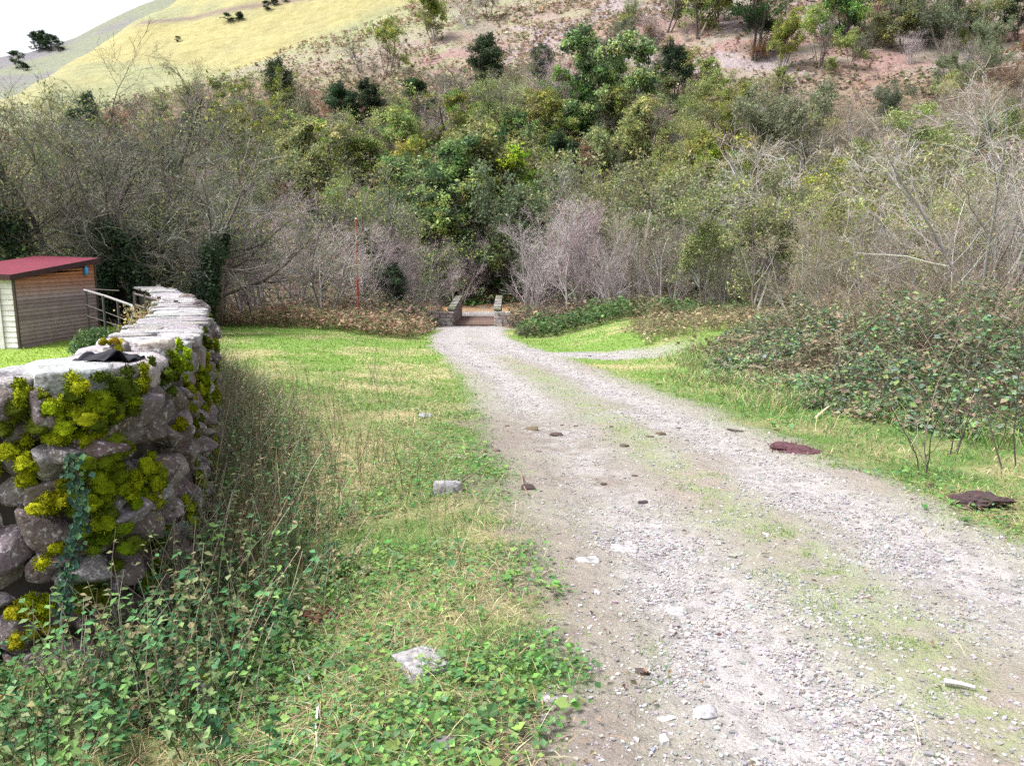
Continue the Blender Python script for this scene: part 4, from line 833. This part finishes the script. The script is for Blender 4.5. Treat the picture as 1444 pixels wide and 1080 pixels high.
    # floor of the wood and the scrub between the trees
    n = 30000; X = rg.uniform(-75, 75, n); Y = rg.uniform(41, 64, n); k = (np.abs(X + 2.4) > 2.3) & ~((Y > 55) & (Y < 64) & (X > -8) & (X < 4)) & (np.abs(X) < .8 * Y + 3); X, Y = X[k], Y[k]
    thicket('undergrowth', X, Y, .3 + 1.5 * fbm(X * .25, Y * .25, 119, 3), 60000, .11, [(.20, .15, .10), (.12, .13, .06), (.07, .10, .045), (.26, .19, .13), (.17, .12, .10)], GREY + TAN + PINK, 9000, 1.3)
    u = rg.uniform(-90, 100, 60000); v = rg.uniform(0, 1, 60000); Y = 62 + 75 * v; X = u; s = hill_s(X, Y); op, _, _ = hill_zone(X, Y)
    k = (s > -1) & (np.abs(X) < .78 * Y) & (rg.random(len(X)) > op * .96); X, Y, op = X[k], Y[k], op[k]
    k = rg.random(len(X)) < .25 + .75 * sst(165, 150, Y - X); X, Y, op = X[k], Y[k], op[k]
    thicket('hillside_scrub', X, Y, (.25 + 1.35 * fbm(X * .2, Y * .2, 121, 3)) * (1 - .75 * op), 90000, .13, [(.24, .17, .14), (.19, .22, .10), (.13, .17, .075), (.28, .23, .18), (.25, .19, .18), (.25, .27, .14), (.2, .22, .15)], PINK + TAN + GREY, 22000, 1.25)
    X = rg.uniform(-110, 120, 90000); Y = rg.uniform(75, 215, 90000); op, s_, _ = hill_zone(X, Y); f = fbm(X * .13, Y * .13, 143, 4)
    k = (op > .25) & (np.abs(X) < .78 * Y) & (rg.random(len(X)) < np.clip((f - .40) * 4, .02, 1) * sst(-70, 10, X)) & (Y - X < 200); X, Y, f = X[k], Y[k], f[k]
    thicket('bracken', X, Y, .15 + .55 * f, 60000, .12, [(.30, .18, .14), (.34, .23, .18), (.25, .17, .12), (.25, .26, .13), (.38, .31, .24), (.20, .22, .11)], TAN + PINK, 5000, .8)
    n = 5200; X = rg.uniform(-11, 6, n); Y = rg.uniform(63.2, 68, n); z = 0
    thicket('fern_bank', X, Y, .25 + 1.1 * sst(63.3, 65, Y), 9000, .12, [(.08, .19, .05), (.12, .24, .06), (.05, .12, .04)], DRY, 200)
make_thickets()

# ------------------------------------------------------------------ stones, clods and sticks lying about
def rock(name, u, v, wpx, hf, seed, label, cat='stone', pal=(.26, .255, .26), deep=.9, rz=0, sink=.35, boxy=.5, mossy=0, group=None, asp=1.0):
    p = on_ground(u, v); d = np.linalg.norm(p - np.array([0, 0, EYE])); wd = wpx * d / F / 2
    Vs, Fs = unit_stone(seed, 7, boxy, .13); R = rot_xyz(0.05, .06, rz); V = (Vs * np.array([wd, wd * deep, wd * hf])) @ R.T + np.array([0, 0, wd * hf * (1 - 2 * sink)])
    me = mesh(name, V, Fs, M_rock, np.broadcast_to(np.array(pal), V.shape), True)
    root = link(name, me, None, label=label, cat=cat, group=group); root.location = p
    if mossy:
        mb = MB(); a = rg.uniform(0, 6.28, 500); b = V[rg.integers(0, len(V), 500)]; b = b[(b[:, 0] > wd * .05) & (b[:, 2] > 0)]
        for q in b[:26]:
            Lv, Lf = LUMPS[rg.integers(0, 8)]; mb.add(Lv * wd * .2 * np.array([1, 1, .6]) + q, Lf, pick(rg, [(.22, .25, .015), (.14, .18, .012)], 1)[0])
        link('moss', mb.mesh('moss', M_moss, True), root)
    return root
rock('boulder', 628, 694, 48, .55, 301, 'rounded grey boulder half sunk in grass beside the muddy track', 'boulder', (.27, .27, .28), .7, .3, .38)
rock('boulder', 595, 938, 66, .40, 302, 'flat-topped grey rock sunk beside a hole in the grass', 'boulder', (.24, .235, .245), 1.3, .5, .44, .8)
rock('mossy_stone', 272, 988, 44, .7, 303, 'dark stone with a yellow-green moss cap in the near grass', 'stone', (.13, .12, .12), .8, .8, .25, .4, 1)
rock('slate', 776, 988, 38, .22, 304, 'pinkish-grey flat slate at the grass edge of the track', 'stone', (.31, .28, .30), .55, .6, .3, .7)
rock('flat_stone', 955, 862, 38, .28, 305, 'pale oval stone lying alone on the middle of the gravel', 'stone', (.36, .35, .345), .75, -.4, .42, .4)
rock('flat_stone', 996, 1005, 40, .25, 306, 'pale stone with a dark streak on the near gravel', 'stone', (.32, .315, .34), .7, .5, .42, .6)
rock('flat_stone', 940, 1013, 26, .2, 307, 'small flat grey stone beside the dark-streaked pale stone', 'stone', (.40, .40, .38), .5, .4, .4, .7)
rock('flat_stone', 829, 790, 36, .16, 308, 'pale flat stone embedded in the left wheel track, larger of a pair', 'stone', (.34, .33, .33), .8, .1, .62, .8)
rock('flat_stone', 879, 774, 44, .14, 309, 'long pale stone embedded in the left wheel track, right of a pair', 'stone', (.34, .325, .33), .6, -.1, .66, .8)
rock('flat_stone', 925, 741, 28, .16, 310, 'small pale embedded stone above the pair in the wheel track', 'stone', (.34, .33, .33), .7, .2, .62, .7)
rock('stone', 600, 588, 20, .5, 311, 'small grey stone in the far meadow left of the track', 'stone', (.25, .25, .26), .8, .2, .45)
rock('stone', 628, 1050, 30, .5, 312, 'dark stone poking out of the nearest clover', 'stone', (.16, .14, .15), .8, .2, .45)
rock('stone', 440, 957, 10, .8, 313, 'tiny white pebble in the near left grass', 'stone', (.6, .6, .6), .8, .2, .2)
def clod(u, v, wpx, hpx, seed, label, group=None, deep=1.2, pal=(.055, .035, .03)):
    """a ragged mat of dark matted turf"""
    p = on_ground(u, v); d = np.linalg.norm(p - np.array([0, 0, EYE])); wd = wpx * d / F / 2; r = np.random.default_rng(seed)
    Vs, Fs = unit_stone(seed, 9, .35, .55); V = Vs * np.array([wd, wd * deep, hpx * d / F * .55]) * (1 + r.normal(0, .04, Vs.shape)); mb = MB(); mb.add(V, Fs, pal)
    n = 420; b = V[r.integers(0, len(V), n)]; D = unit(r.normal(0, 1, (n, 3)) + np.array([0, 0, .2])); L = r.uniform(.02, .06, n) * wd / .2; Vl, Fl = leaves(b, D, rand_dirs(n, r), L, L * .13, .1)
    mb.add(Vl, Fl, np.repeat(pick(r, [(.05, .03, .028), (.09, .055, .045), (.13, .09, .06)], n, .2), 4, 0))
    o = link('turf_clod', mb.mesh('turf_clod', M_bark), None, label=label, cat='clod', group=group); o.location = p; return o
clod(1111, 634, 60, 13, 401, 'ragged purplish-brown turf mat on the far right verge', deep=.9, pal=(.075, .04, .045))
clod(1380, 712, 66, 24, 402, 'thick dark-brown clod of turf on the near right verge', deep=.8, pal=(.045, .03, .03))
clod(1315, 688, 12, 14, 403, 'small dark clod in grass left of the thick brown clod', deep=.8)
for k, (u, v, wp) in enumerate([(880, 629, 14), (916, 616, 12), (862, 602, 7), (793, 600, 7), (812, 601, 7), (957, 604, 7), (715, 601, 8), (750, 606, 22), (785, 614, 20), (650, 646, 22), (745, 689, 24), (895, 671, 9), (851, 683, 10), (760, 637, 10), (932, 613, 16), (907, 709, 14), (906, 948, 20), (946, 955, 10), (1095, 607, 10), (700, 636, 14)]):
    r1 = np.random.default_rng(500 + k); Vs, Fs = unit_stone(500 + k, 3, .4, .3); p = on_ground(u, v); d = np.linalg.norm(p - np.array([0, 0, EYE])); wd = wp * d / F / 2
    V = (Vs * np.array([wd, wd * .8, wd * .32])); o = link('dung_lump', mesh('dung_lump', V, Fs, M_bark, np.broadcast_to(pick(r1, [(.07, .05, .045), (.10, .075, .06)], 1), V.shape)), None,
        label='small dark lump of dung or earth lying on the muddy track', cat='clod', group='dark lumps on the track'); o.location = p + np.array([0, 0, wd * .08])
def stick(pts, r, col, label, lift=.01, name='stick'):
    Q = [on_ground(u, v) + np.array([0, 0, lift + l]) for u, v, l in pts]; Q = np.array(Q); b = Q[0].copy(); mb = MB(); mb.tube(Q - b, np.linspace(r, r * .6, len(Q)), 6, col)
    o = link(name, mb.mesh(name, M_bark, True), None, label=label, cat='stick'); o.location = b; return o
stick([(449, 1015, .05), (446, 1040, .03), (448, 1068, .01)], .006, (.5, .48, .46), 'short white peeled stick standing in the near clover')
stick([(1331, 966, .01), (1352, 970, .012), (1374, 975, .01)], .012, (.46, .44, .46), 'pale stick lying on the near right gravel')
stick([(1026, 607, .01), (1036, 609, .01), (1048, 610, .01)], .014, (.09, .07, .065), 'short dark stick at the right edge of the track')
stick([(735, 672, .02), (738, 688, .01), (745, 700, .01)], .008, (.2, .15, .12), 'thin twig lying on the mud in the left wheel track')
stick([(642, 690, .02), (672, 676, .06), (694, 668, .12)], .006, (.14, .11, .09), 'thin dark twig leaning by the rounded grey boulder')
stick([(1150, 592, .02), (1165, 582, .05), (1178, 575, .06)], .02, (.40, .34, .26), 'pale broken branch lying in the bramble edge')
# a bundle of reddish dead fern in the near grass
mb = MB(); p = on_ground(452, 876); Vs, Fs = unit_stone(777, 7, .3, .5); mb.add(Vs * np.array([.13, .11, .022]) + np.array([0, 0, .012]), Fs, (.15, .085, .06)); n = 150; a = rg.uniform(0, 6.28, n); D = unit(np.c_[np.cos(a), np.sin(a), rg.normal(.15, .25, n)]); L = rg.uniform(.03, .09, n)
V, Fq = leaves(np.c_[rg.normal(0, .07, n), rg.normal(0, .06, n), rg.uniform(.01, .05, n)], D, np.broadcast_to([0, 0, 1.], (n, 3)), L, L * .25, .15); mb.add(V, Fq, np.repeat(pick(rg, [(.20, .09, .06), (.15, .08, .06), (.26, .15, .10)], n), 4, 0))
o = link('dead_fern', mb.mesh('dead_fern', M_leafs), None, label='reddish-brown tuft of dead fern in the near meadow', cat='plant'); o.location = p

# ------------------------------------------------------------------ bridge, shed, fence, pole
M_wood = surface('boards', None, [(3.5, 4, .4, .65, (.75, .7, .7), 'MULTIPLY', .6), (30, 3, .45, .7, (.6, .55, .55), 'MULTIPLY', .5)], bump=[(25, 4, .006)])
M_felt = surface('roof felt', (.14, .026, .042), [(40, 4, .4, .65, (.7, .65, .65), 'MULTIPLY', .5), (2.5, 4, .45, .7, (1.25, 1.2, 1.2), 'MULTIPLY', .6)], bump=[(60, 3, .004)])
M_steel = surface('painted metal', None, [(12, 4, .45, .7, (.7, .6, .55), 'MULTIPLY', .5)], rough=.5, spec=.4)
M_sheet = surface('black plastic', None, rough=.6, spec=.12)
M_plas = surface('plastic', None, rough=.35, spec=.5)
M_blk = surface('masonry', None, [(9, 5, .4, .65, (.65, .6, .58), 'MULTIPLY', .6), (22, 5, .5, .65, (.42, .41, .40), 'MIX', .4), (4, 4, .55, .75, (.14, .16, .05), 'MIX', .5)], bump=[(18, 5, .02)])
def masonry(mb, x0, x1, y0, y1, zb, ztop, rr, pal, along):
    """coursed squared blocks filling a wall; ztop(t) gives the top along its length"""
    L = (y1 - y0) if along == 'y' else (x1 - x0); z = zb; c = 0
    while z < zb + 2.2:
        h = rr.uniform(.19, .27); p = -(rr.random() * .3)
        while p < L:
            l = rr.uniform(.3, .55); a, b = max(p, 0), min(p + l, L); p += l
            if b - a < .08: continue
            top = min(z + h, ztop((a + b) / 2 / L)); 
            if top - z < .06: continue
            o = rr.uniform(0, .018); g = .012
            cc, sz = ([(x0 + x1) / 2, y0 + (a + b) / 2, (z + top) / 2], [x1 - x0 + o, b - a - g, top - z - g]) if along == 'y' else ([x0 + (a + b) / 2, (y0 + y1) / 2, (z + top) / 2], [b - a - g, y1 - y0 + o, top - z - g])
            Vs, Fs = SLABS[rr.integers(0, 8)]; Vb = np.clip(Vs * 1.16, -1, 1) * np.array(sz) / 2; mb.add(Vb + np.array(cc), Fs, pick(rr, pal, 1, .1)[0])
        z += h
def parapet(xin, side, label):
    rr = np.random.default_rng(int(600 + side)); root = empty('bridge_parapet', (xin, 48.2, gz(-2.4, 48.2)), label, 'parapet', 'bridge parapets'); lz = np.array(root.location)
    zb = gz(-2.4, 48.2) - .25; pal = [(.30, .25, .235), (.25, .205, .195), (.36, .31, .29), (.21, .17, .16)]
    mb = MB(); x0, x1 = (xin - .38, xin) if side < 0 else (xin, xin + .38); masonry(mb, x0, x1, 48.45, 56.3, zb, lambda t: zb + 1.22 + .42 * t, rr, pal, 'y'); mb.V = [v - lz for v in mb.V]
    link('side_wall', mb.mesh('side_wall', M_blk), root)
    mb = MB(); x0, x1 = (xin - 1.25, xin) if side < 0 else (xin + .02, xin + 1.0); masonry(mb, x0, x1, 48.0, 48.42, zb - .4, lambda t: zb + 1.18, rr, [(.36, .31, .285), (.30, .25, .235), (.42, .37, .34)], 'x'); mb.V = [v - lz for v in mb.V]
    link('wing_wall', mb.mesh('wing_wall', M_blk), root)
    mb = MB()
    for k in range(9):
        a = 48.3 + k * .9; zz = zb + 1.22 + .42 * (k + .5) / 9 + .06; Vs, Fs = SLABS[k % 8]; mb.add(np.clip(Vs * 1.15, -1, 1) * np.array([.23, .445, .07]) + np.array([xin + side * .19, a + .4, zz]) - lz, Fs, pick(rr, [(.25, .235, .23), (.20, .19, .18), (.19, .20, .13)], 1, .1)[0])
    link('coping', mb.mesh('coping', M_blk), root)
parapet(-3.62, -1, 'low masonry parapet of the small bridge on its left side, beside dark bushes')
parapet(-1.12, 1, 'low masonry parapet of the small bridge on its right side, below pinkish thicket')
mb = MB(); rr = np.random.default_rng(66)
for k in range(38):
    y = 49.6 + k * .185; mb.box((-2.37, y, gz(-2.37, 48.5) - .045 - .003 * rr.random()), (2.48, .178, .10), None, pick(rr, [(.14, .095, .078), (.115, .078, .065), (.17, .115, .095)], 1, .1)[0])
link('bridge_deck', mb.mesh('bridge_deck', M_wood), kind='structure')
# the red pole at the edge of the meadow
pb = on_ground(505, 455); ph = at_y(507, 309, pb[1])[2] - pb[2]
root = empty('red_pole', pb, 'tall thin red pole standing in withered bracken left of the bridge', 'pole')
mb = MB(); tt = np.linspace(0, 1, 8); mb.tube(np.c_[.07 * tt + .01 * np.sin(tt * 6), 0 * tt, -.3 + (ph + .3) * tt], np.linspace(.068, .055, 8), 10, (.30, .07, .055)); link('shaft', mb.mesh('shaft', M_steel, True), root)
mb = MB(); mb.tube(np.array([(.07, 0, ph - .01), (.07, 0, ph + .05)]), [.075, .05], 10, (.5, .4, .38)); link('cap', mb.mesh('cap', M_steel, True), root)
q = on_ground(478, 450); mb = MB(); e = at_y(512, 436, pb[1] - .3) - q; mb.tube(np.array([(0, 0, 0), e * .5 + np.array([0, 0, .03]), e]), [.03, .028, .02], 6, (.5, .45, .4))
o = link('stick', mb.mesh('stick', M_bark, True), None, label='pale thin branch leaning against the foot of the red pole', cat='stick'); o.location = q

def make_shed():
    zb = -.95; FR, BR, BL, FL = np.array([-13.0, 20.3]), np.array([-12.78, 23.9]), np.array([-14.62, 24.1]), np.array([-14.95, 20.35])
    zt = {'FR': 1.02, 'BR': 1.36, 'BL': 1.42, 'FL': 1.10}; rr = np.random.default_rng(9)
    root = empty('garden_shed', (-13.8, 22.2, zb), 'small wooden garden shed with sloping red roof inside the wall', 'shed'); O = np.array(root.location)
    def boards(a, b, za, zb2, pal, h, thick=.022, x0=0., x1=1.):
        """lapped horizontal boards from plan point a to b, the top running from za to zb2"""
        mb = MB(); d = b - a; t = d / np.linalg.norm(d); n = np.array([t[1], -t[0]]); N = int((max(za, zb2) - zb) / h) + 1
        for k in range(N):
            z0, z1 = zb + k * h, zb + (k + 1) * h - .006
            ta, tb = min(z1, za), min(z1, zb2)
            if max(ta, tb) <= z0 + .01: continue
            s0 = 0. if ta > z0 + .01 else (z0 + .012 - za) / (zb2 - za); P0, P1 = a + d * max(s0, x0), a + d * x1; ta = max(ta, z0 + .01); tb = max(tb, z0 + .01)
            o0, o1 = n * (thick + .008), n * thick * .55
            V = [(*(P0 + o0), z0), (*(P1 + o0), z0), (*(P1 + o1), tb), (*(P0 + o1), ta), (*P0, z0), (*P1, z0), (*P1, tb), (*P0, ta)]
            mb.add(np.array(V) - O, [(0, 1, 2, 3), (5, 4, 7, 6), (4, 0, 3, 7), (1, 5, 6, 2), (3, 2, 6, 7), (4, 5, 1, 0)], pal(k, N))
        return mb
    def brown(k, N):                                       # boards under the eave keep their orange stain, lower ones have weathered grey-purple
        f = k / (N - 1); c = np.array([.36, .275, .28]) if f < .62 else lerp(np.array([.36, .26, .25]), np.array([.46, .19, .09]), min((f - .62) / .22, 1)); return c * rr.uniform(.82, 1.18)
    def white(k, N): return np.array([.76, .73, .755]) * rr.uniform(.92, 1.06)
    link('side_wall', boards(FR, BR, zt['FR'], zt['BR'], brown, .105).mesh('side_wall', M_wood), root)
    link('front_wall', boards(FL, FR, zt['FL'], zt['FR'], white, .14).mesh('front_wall', M_wood), root)
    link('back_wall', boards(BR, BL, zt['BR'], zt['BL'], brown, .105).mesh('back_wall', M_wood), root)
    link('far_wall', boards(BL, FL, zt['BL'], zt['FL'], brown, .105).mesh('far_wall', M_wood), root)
    mb = MB(); c = FL + (FR - FL) * .62; w = .78; t = unit(FR - FL)
    for k in range(6): mb.box(np.array([*(c + t * (k - 2.5) * w / 6), zb + .92]) + np.array([0, -.055, 0]) - O, (w / 6 - .008, .03, 1.72), None, np.array([.78, .75, .775]) * rr.uniform(.94, 1.04))
    dr = link('door', mb.mesh('door', M_wood), root); mb = MB()
    for z in (.35, 1.5): mb.box(np.array([*(c - t * .2), zb + z]) + np.array([0, -.076, 0]) - O, (.3, .012, .035), None, (.05, .05, .05))
    link('hinge', mb.mesh('hinge', M_steel), dr)
    for p, z in ((FR, zt['FR']), (BR, zt['BR'])):
        mb = MB(); mb.box(np.array([p[0] + .024, p[1] - .02, (zb + z) / 2]) - O, (.06, .06, z - zb - .02), None, (.10, .075, .07))
        link('corner_trim', mb.mesh('corner_trim', M_wood), root)
    m_ = (FR + BR + BL + FL) / 4; C4 = [m_ + (p - m_) * 1.10 for p in (FL, FR, BR, BL)]; zz = [zt['FL'] - .02, zt['FR'] - .02, zt['BR'] + .05, zt['BL'] + .06]
    lo = np.array([(*p, z + .035) for p, z in zip(C4, zz)]); hi = lo + np.array([0, 0, .055]); mb = MB(); mb.add(np.r_[lo, hi] - O, [(3, 2, 1, 0), (4, 5, 6, 7), (0, 1, 5, 4), (1, 2, 6, 5), (2, 3, 7, 6), (3, 0, 4, 7)])
    rf = link('roof', mb.mesh('roof', M_felt), root); mb = MB()
    for i in range(4):
        a, b = lo[i], lo[(i + 1) % 4]; d = b - a; t = d / np.linalg.norm(d); n = np.array([t[1], -t[0], 0]); n /= np.linalg.norm(n)
        q = np.array([a, b, b + n * .022, a + n * .022]); mb.add(np.r_[q + np.array([0, 0, -.085]), q + np.array([0, 0, .062])] - O, [(3, 2, 1, 0), (4, 5, 6, 7), (0, 1, 5, 4), (1, 2, 6, 5), (2, 3, 7, 6), (3, 0, 4, 7)], (.075, .04, .045))
    link('fascia', mb.mesh('fascia', M_wood), rf)
    p = at_y(124, 381, 23.35); p[0] = np.interp(23.35, [20.3, 23.9], [-13.0, -12.78]) + .09
    mb = MB(); mb.tube(np.array([(0, 0, -.14), (0, 0, -.11), (0, 0, .06), (0, 0, .09), (0, 0, .12)]), [.05, .062, .062, .03, .025], 10, (.04, .28, .62)); o = link('blue_bottle', mb.mesh('blue_bottle', M_plas, True), None, label='small bright blue plastic bottle hung under the shed eave', cat='bottle'); o.location = p
    p = on_ground(112, 493); p[2] += .02; p = np.array([*(EYE * 0 + p[:2]), gz(p[0], p[1])]); mb = MB(); Vs, Fs = unit_stone(700, 6, .7, .15); mb.add(Vs * np.array([.24, .16, .06]) + np.array([0, 0, .06]), Fs, (.05, .45, .50)); o = link('turquoise_bag', mb.mesh('turquoise_bag', M_plas, True), None, label='crumpled turquoise plastic bag on the lawn by the shed', cat='bag'); o.location = p
make_shed()
def at_t(u, v, t): return ray(u, v) * t + np.array([0, 0, EYE])
def make_fence():
    A = at_t(188, 412, 17.5); B = at_t(252, 445, 12.4)
    root = empty('slatted_fence', (A[0], A[1], gz(A[0], A[1])), 'low dark rail fence tangled with dry climber along the wall inside', 'fence'); O = np.array(root.location)
    zt0, zt1 = at_t(188, 414, 17.5)[2], at_t(252, 428, 12.4)[2]; zb0, zb1 = gz(A[0], A[1]) - .1, gz(B[0], B[1]) - .1
    for f in np.linspace(.03, .97, 4):
        p = A + (B - A) * f; mb = MB(); z1 = lerp(zt0, zt1, f) + .05; z0 = lerp(zb0, zb1, f); mb.box(np.array([p[0], p[1], (z0 + z1) / 2]) - O, (.05, .05, z1 - z0), None, (.09, .075, .07)); link('post', mb.mesh('post', M_wood), root)
    for k in range(6):
        mb = MB(); f = k / 5.6; a = np.array([A[0], A[1], lerp(zt0, zb0 + .25, f)]); b = np.array([B[0], B[1], lerp(zt1, zb1 + .25, f)]); mb.tube(np.array([a, (a + b) / 2 + np.array([0, 0, -.015]), b]) - O + np.array([.04, -.04, 0]), .026, 5, (.10, .085, .085)); link('rail', mb.mesh('rail', M_wood), root)
    g = MB(); n = 2300; f = rg.random(n); P = A[None] + (B - A)[None] * f[:, None]; zt = zt0 + (zt1 - zt0) * f; zb = zb0 + (zb1 - zb0) * f; P[:, 2] = zb + (zt - zb) * rg.random(n) ** .8 * (.6 + .45 * fbm(f * 9, f * 3, 131, 2)); P[:, :2] += rg.normal(0, .16, (n, 2))
    k = fbm(f * 14, P[:, 2] * 3, 133, 3) > .40; P = P[k]; n = len(P); L = rg.uniform(.05, .11, n); V, Fq = leaves(P, unit(rg.normal(size=(n, 3)) - np.array([0, 0, .5])), rand_dirs(n, rg), L, L * .7, .2)
    g.add(V - O, Fq, np.repeat(pick(rg, [(.36, .28, .17), (.28, .20, .12), (.42, .35, .22), (.30, .28, .05), (.20, .15, .09)], n, .2), 4, 0))
    cl = empty('dry_climber', O, 'withered tan climber hanging on the dark rail fence', 'plant'); link('dead_leaves', g.mesh('dead_leaves', M_leafs), cl)
    g = MB(); B_ = A[None] + (B - A)[None] * rg.random(130)[:, None]; B_[:, 2] = zb0; stalks(g, B_, rg.uniform(.6, 1.5, 130), .5, .006, 0, .05, DRY, TAN + GREY); g.V = [v - O for v in g.V]; link('stems', g.mesh('stems', M_bark), cl)
    # metal hurdle with a bent pale rail, by the shed
    root = empty('metal_hurdle', at_t(147, 497, 19.0), 'rusty metal hurdle with a pale bent top rail beside the shed', 'hurdle'); O = np.array(root.location); root.location[2] = gz(O[0], O[1]); O = np.array(root.location)
    mb = MB(); mb.tube(np.array([at_t(119, 409, 21.5), at_t(150, 418, 20), at_t(186, 431, 18.3), at_t(189, 437, 18.2), at_t(185, 455, 18.2), at_t(168, 480, 18.4)]) - O, .032, 6, (.24, .23, .24)); link('top_rail', mb.mesh('top_rail', M_steel, True), root)
    for (u, v0, v1, t) in ((121, 411, 476, 21.4), (145, 417, 497, 19.6), (166, 425, 475, 19.2)):
        mb = MB(); a, b = at_t(u, v0, t), at_t(u + 2, v1, t); b[:2] = a[:2]; b[2] = gz(a[0], a[1]) - .1; mb.tube(np.array([a, b]) - O, .03, 6, (.06, .055, .06)); link('post', mb.mesh('post', M_steel), root)
    for (u0, v0, u1, v1, t0, t1) in ((122, 430, 180, 452, 21.4, 18.4), (122, 445, 176, 462, 21.4, 18.4), (135, 408, 168, 410, 21, 20)):
        mb = MB(); mb.tube(np.array([at_t(u0, v0, t0), at_t(u1, v1, t1)]) - O, .012, 5, (.09, .075, .07)); link('wire_bar', mb.mesh('wire_bar', M_steel), root)
    # green shrub beside the shed
    p = on_ground(140, 499) if False else at_t(137, 495, 18.5); p[2] = gz(p[0], p[1]); g = MB(); n = 2600; d = rand_dirs(n, rg) * rg.random((n, 1)) ** .4 * np.array([.62, .5, .5]) + np.array([0, 0, .22]); d = d[d[:, 2] > -.05]; n = len(d); L = rg.uniform(.06, .12, n)
    V, Fq = leaves(d, unit(rg.normal(size=(n, 3))), rand_dirs(n, rg), L, L * .6); g.add(V, Fq, np.repeat(pick(rg, [(.10, .17, .07), (.15, .22, .09), (.07, .12, .05)], n), 4, 0)); o = link('shrub', g.mesh('shrub', M_leafs), None, label='low green shrub at the shed corner behind the hurdle post', cat='shrub'); o.location = p
make_fence()
def on_wall(u, v):
    r = ray(u, v); t = 2.0
    while t < 40:
        p = r * t + np.array([0, 0, EYE])
        if p[2] < wall_top(p[1]) + .012: return np.array([p[0], p[1], wall_top(p[1])])
        t += .01
def make_on_wall():
    p = on_wall(222, 495); Vs, Fs = unit_stone(801, 7, .6, .12); V = Vs * np.array([.115, .08, .05]) + np.array([0, 0, .05]); o = link('loose_stone', mesh('loose_stone', V, Fs, M_rock, np.broadcast_to((.50, .44, .38), V.shape), True), None, label='smooth pale buff stone lying loose on the wall capping', cat='stone'); o.location = p
    p = on_wall(168, 498); root = link('mossy_lump', mesh('mossy_lump', unit_stone(802, 7, .4, .25)[0] * np.array([.06, .055, .055]) + np.array([0, 0, .035]), unit_stone(802, 7, .4, .25)[1], M_rock, (.2, .17, .15), True), None, label='knobbly stone capped with yellow moss behind the black plastic sheet', cat='stone'); root.location = p
    mb = MB()
    for k in range(9): Lv, Lf = LUMPS[k % 8]; mb.add(Lv * rg.uniform(.018, .032) + np.array([rg.normal(0, .03), rg.normal(-.02, .025), rg.uniform(.03, .09)]), Lf, pick(rg, [(.26, .25, .015), (.15, .16, .012), (.20, .16, .02)], 1)[0])
    link('moss', mb.mesh('moss', M_moss, True), root)
    for k, (u, v, w, c) in enumerate([(182, 492, .07, (.44, .42, .43)), (198, 488, .06, (.36, .34, .34)), (150, 499, .05, (.50, .46, .44))]):
        p = on_wall(u, v); Vs, Fs = unit_stone(810 + k, 6, .6, .15); V = Vs * np.array([w, w * .7, w * .5]) + np.array([0, 0, w * .45]); o = link('loose_stone', mesh('loose_stone', V, Fs, M_rock, np.broadcast_to(c, V.shape), True), None, label=['mid-grey loose stone between mossy lump and buff stone', 'dark grey loose stone touching the buff stone on the wall', 'small pinkish loose stone left of the mossy lump'][k], cat='stone'); o.location = p
    # crumpled sheet of black plastic over the inner edge
    c0, c1 = on_wall(105, 512), on_wall(192, 503); n, m = 46, 26; U, W = np.meshgrid(np.linspace(0, 1, n), np.linspace(-.5, .5, m)); d = c1 - c0; e = unit(np.array([-d[1], d[0], 0]))
    P = c0[None, None] + d * U[..., None] + e * (W * .24 * (.5 + .8 * np.sin(U * 3.0) ** .7))[..., None]; z = .010 + .06 * np.abs(fbm(U * 3.2, W * 3.5, 141, 2) - .5) * 2 * np.sin(U * math.pi) ** .5 + .05 * np.clip(np.sin(U * 9 + W * 4), 0, 1) * np.sin(U * math.pi); P[..., 2] += z - .5 * np.clip(W - .25, 0, 1) ** 1.0
    i = np.arange(m - 1)[:, None] * n; j = np.arange(n - 1)[None]; q = np.stack([i + j, i + j + 1, i + n + j + 1, i + n + j], -1).reshape(-1, 4); me = mesh('plastic_sheet', P.reshape(-1, 3) - c0, q, M_sheet, (.010, .010, .016), True)
    o = link('plastic_sheet', me, None, label='crumpled black plastic sheet lying on the wall capping', cat='sheet'); o.location = c0; md = o.modifiers.new('thick', 'SOLIDIFY'); md.thickness = .003
    # ivy trailing down the wall face
    g = MB(); n = 330; t = rg.random(n); u = 92 + 12 * np.sin(t * 5) + rg.normal(0, 7, n); v = 640 + 235 * t; yy = 3.50; P = np.array([at_y(a, b, yy) for a, b in zip(u, v)]); P[:, 1] = np.interp(P[:, 0], WP[:92, 0], WP[:92, 1]) - .085 - .02 * rg.random(n); L = rg.uniform(.018, .04, n)
    D = unit(np.c_[rg.normal(0, .6, n), rg.normal(-.2, .2, n), -np.ones(n)]); V, Fq = leaves(P, D, unit(np.c_[rg.normal(0, .3, n), -np.ones(n), rg.normal(.4, .3, n)]), L, L * .9); b = P[0].copy(); g.add(V - b, Fq, np.repeat(pick(rg, [(.03, .075, .05), (.05, .11, .07), (.025, .05, .04), (.09, .17, .08)], n), 4, 0))
    st = P[np.argsort(-P[:, 2])][::24] - b; g.tube(st, .004, 4, (.1, .08, .06)); o = link('ivy', g.mesh('ivy', M_leafs), None, label='thin trail of dark blue-green ivy hanging down the wall face', cat='plant'); o.location = b
make_on_wall()
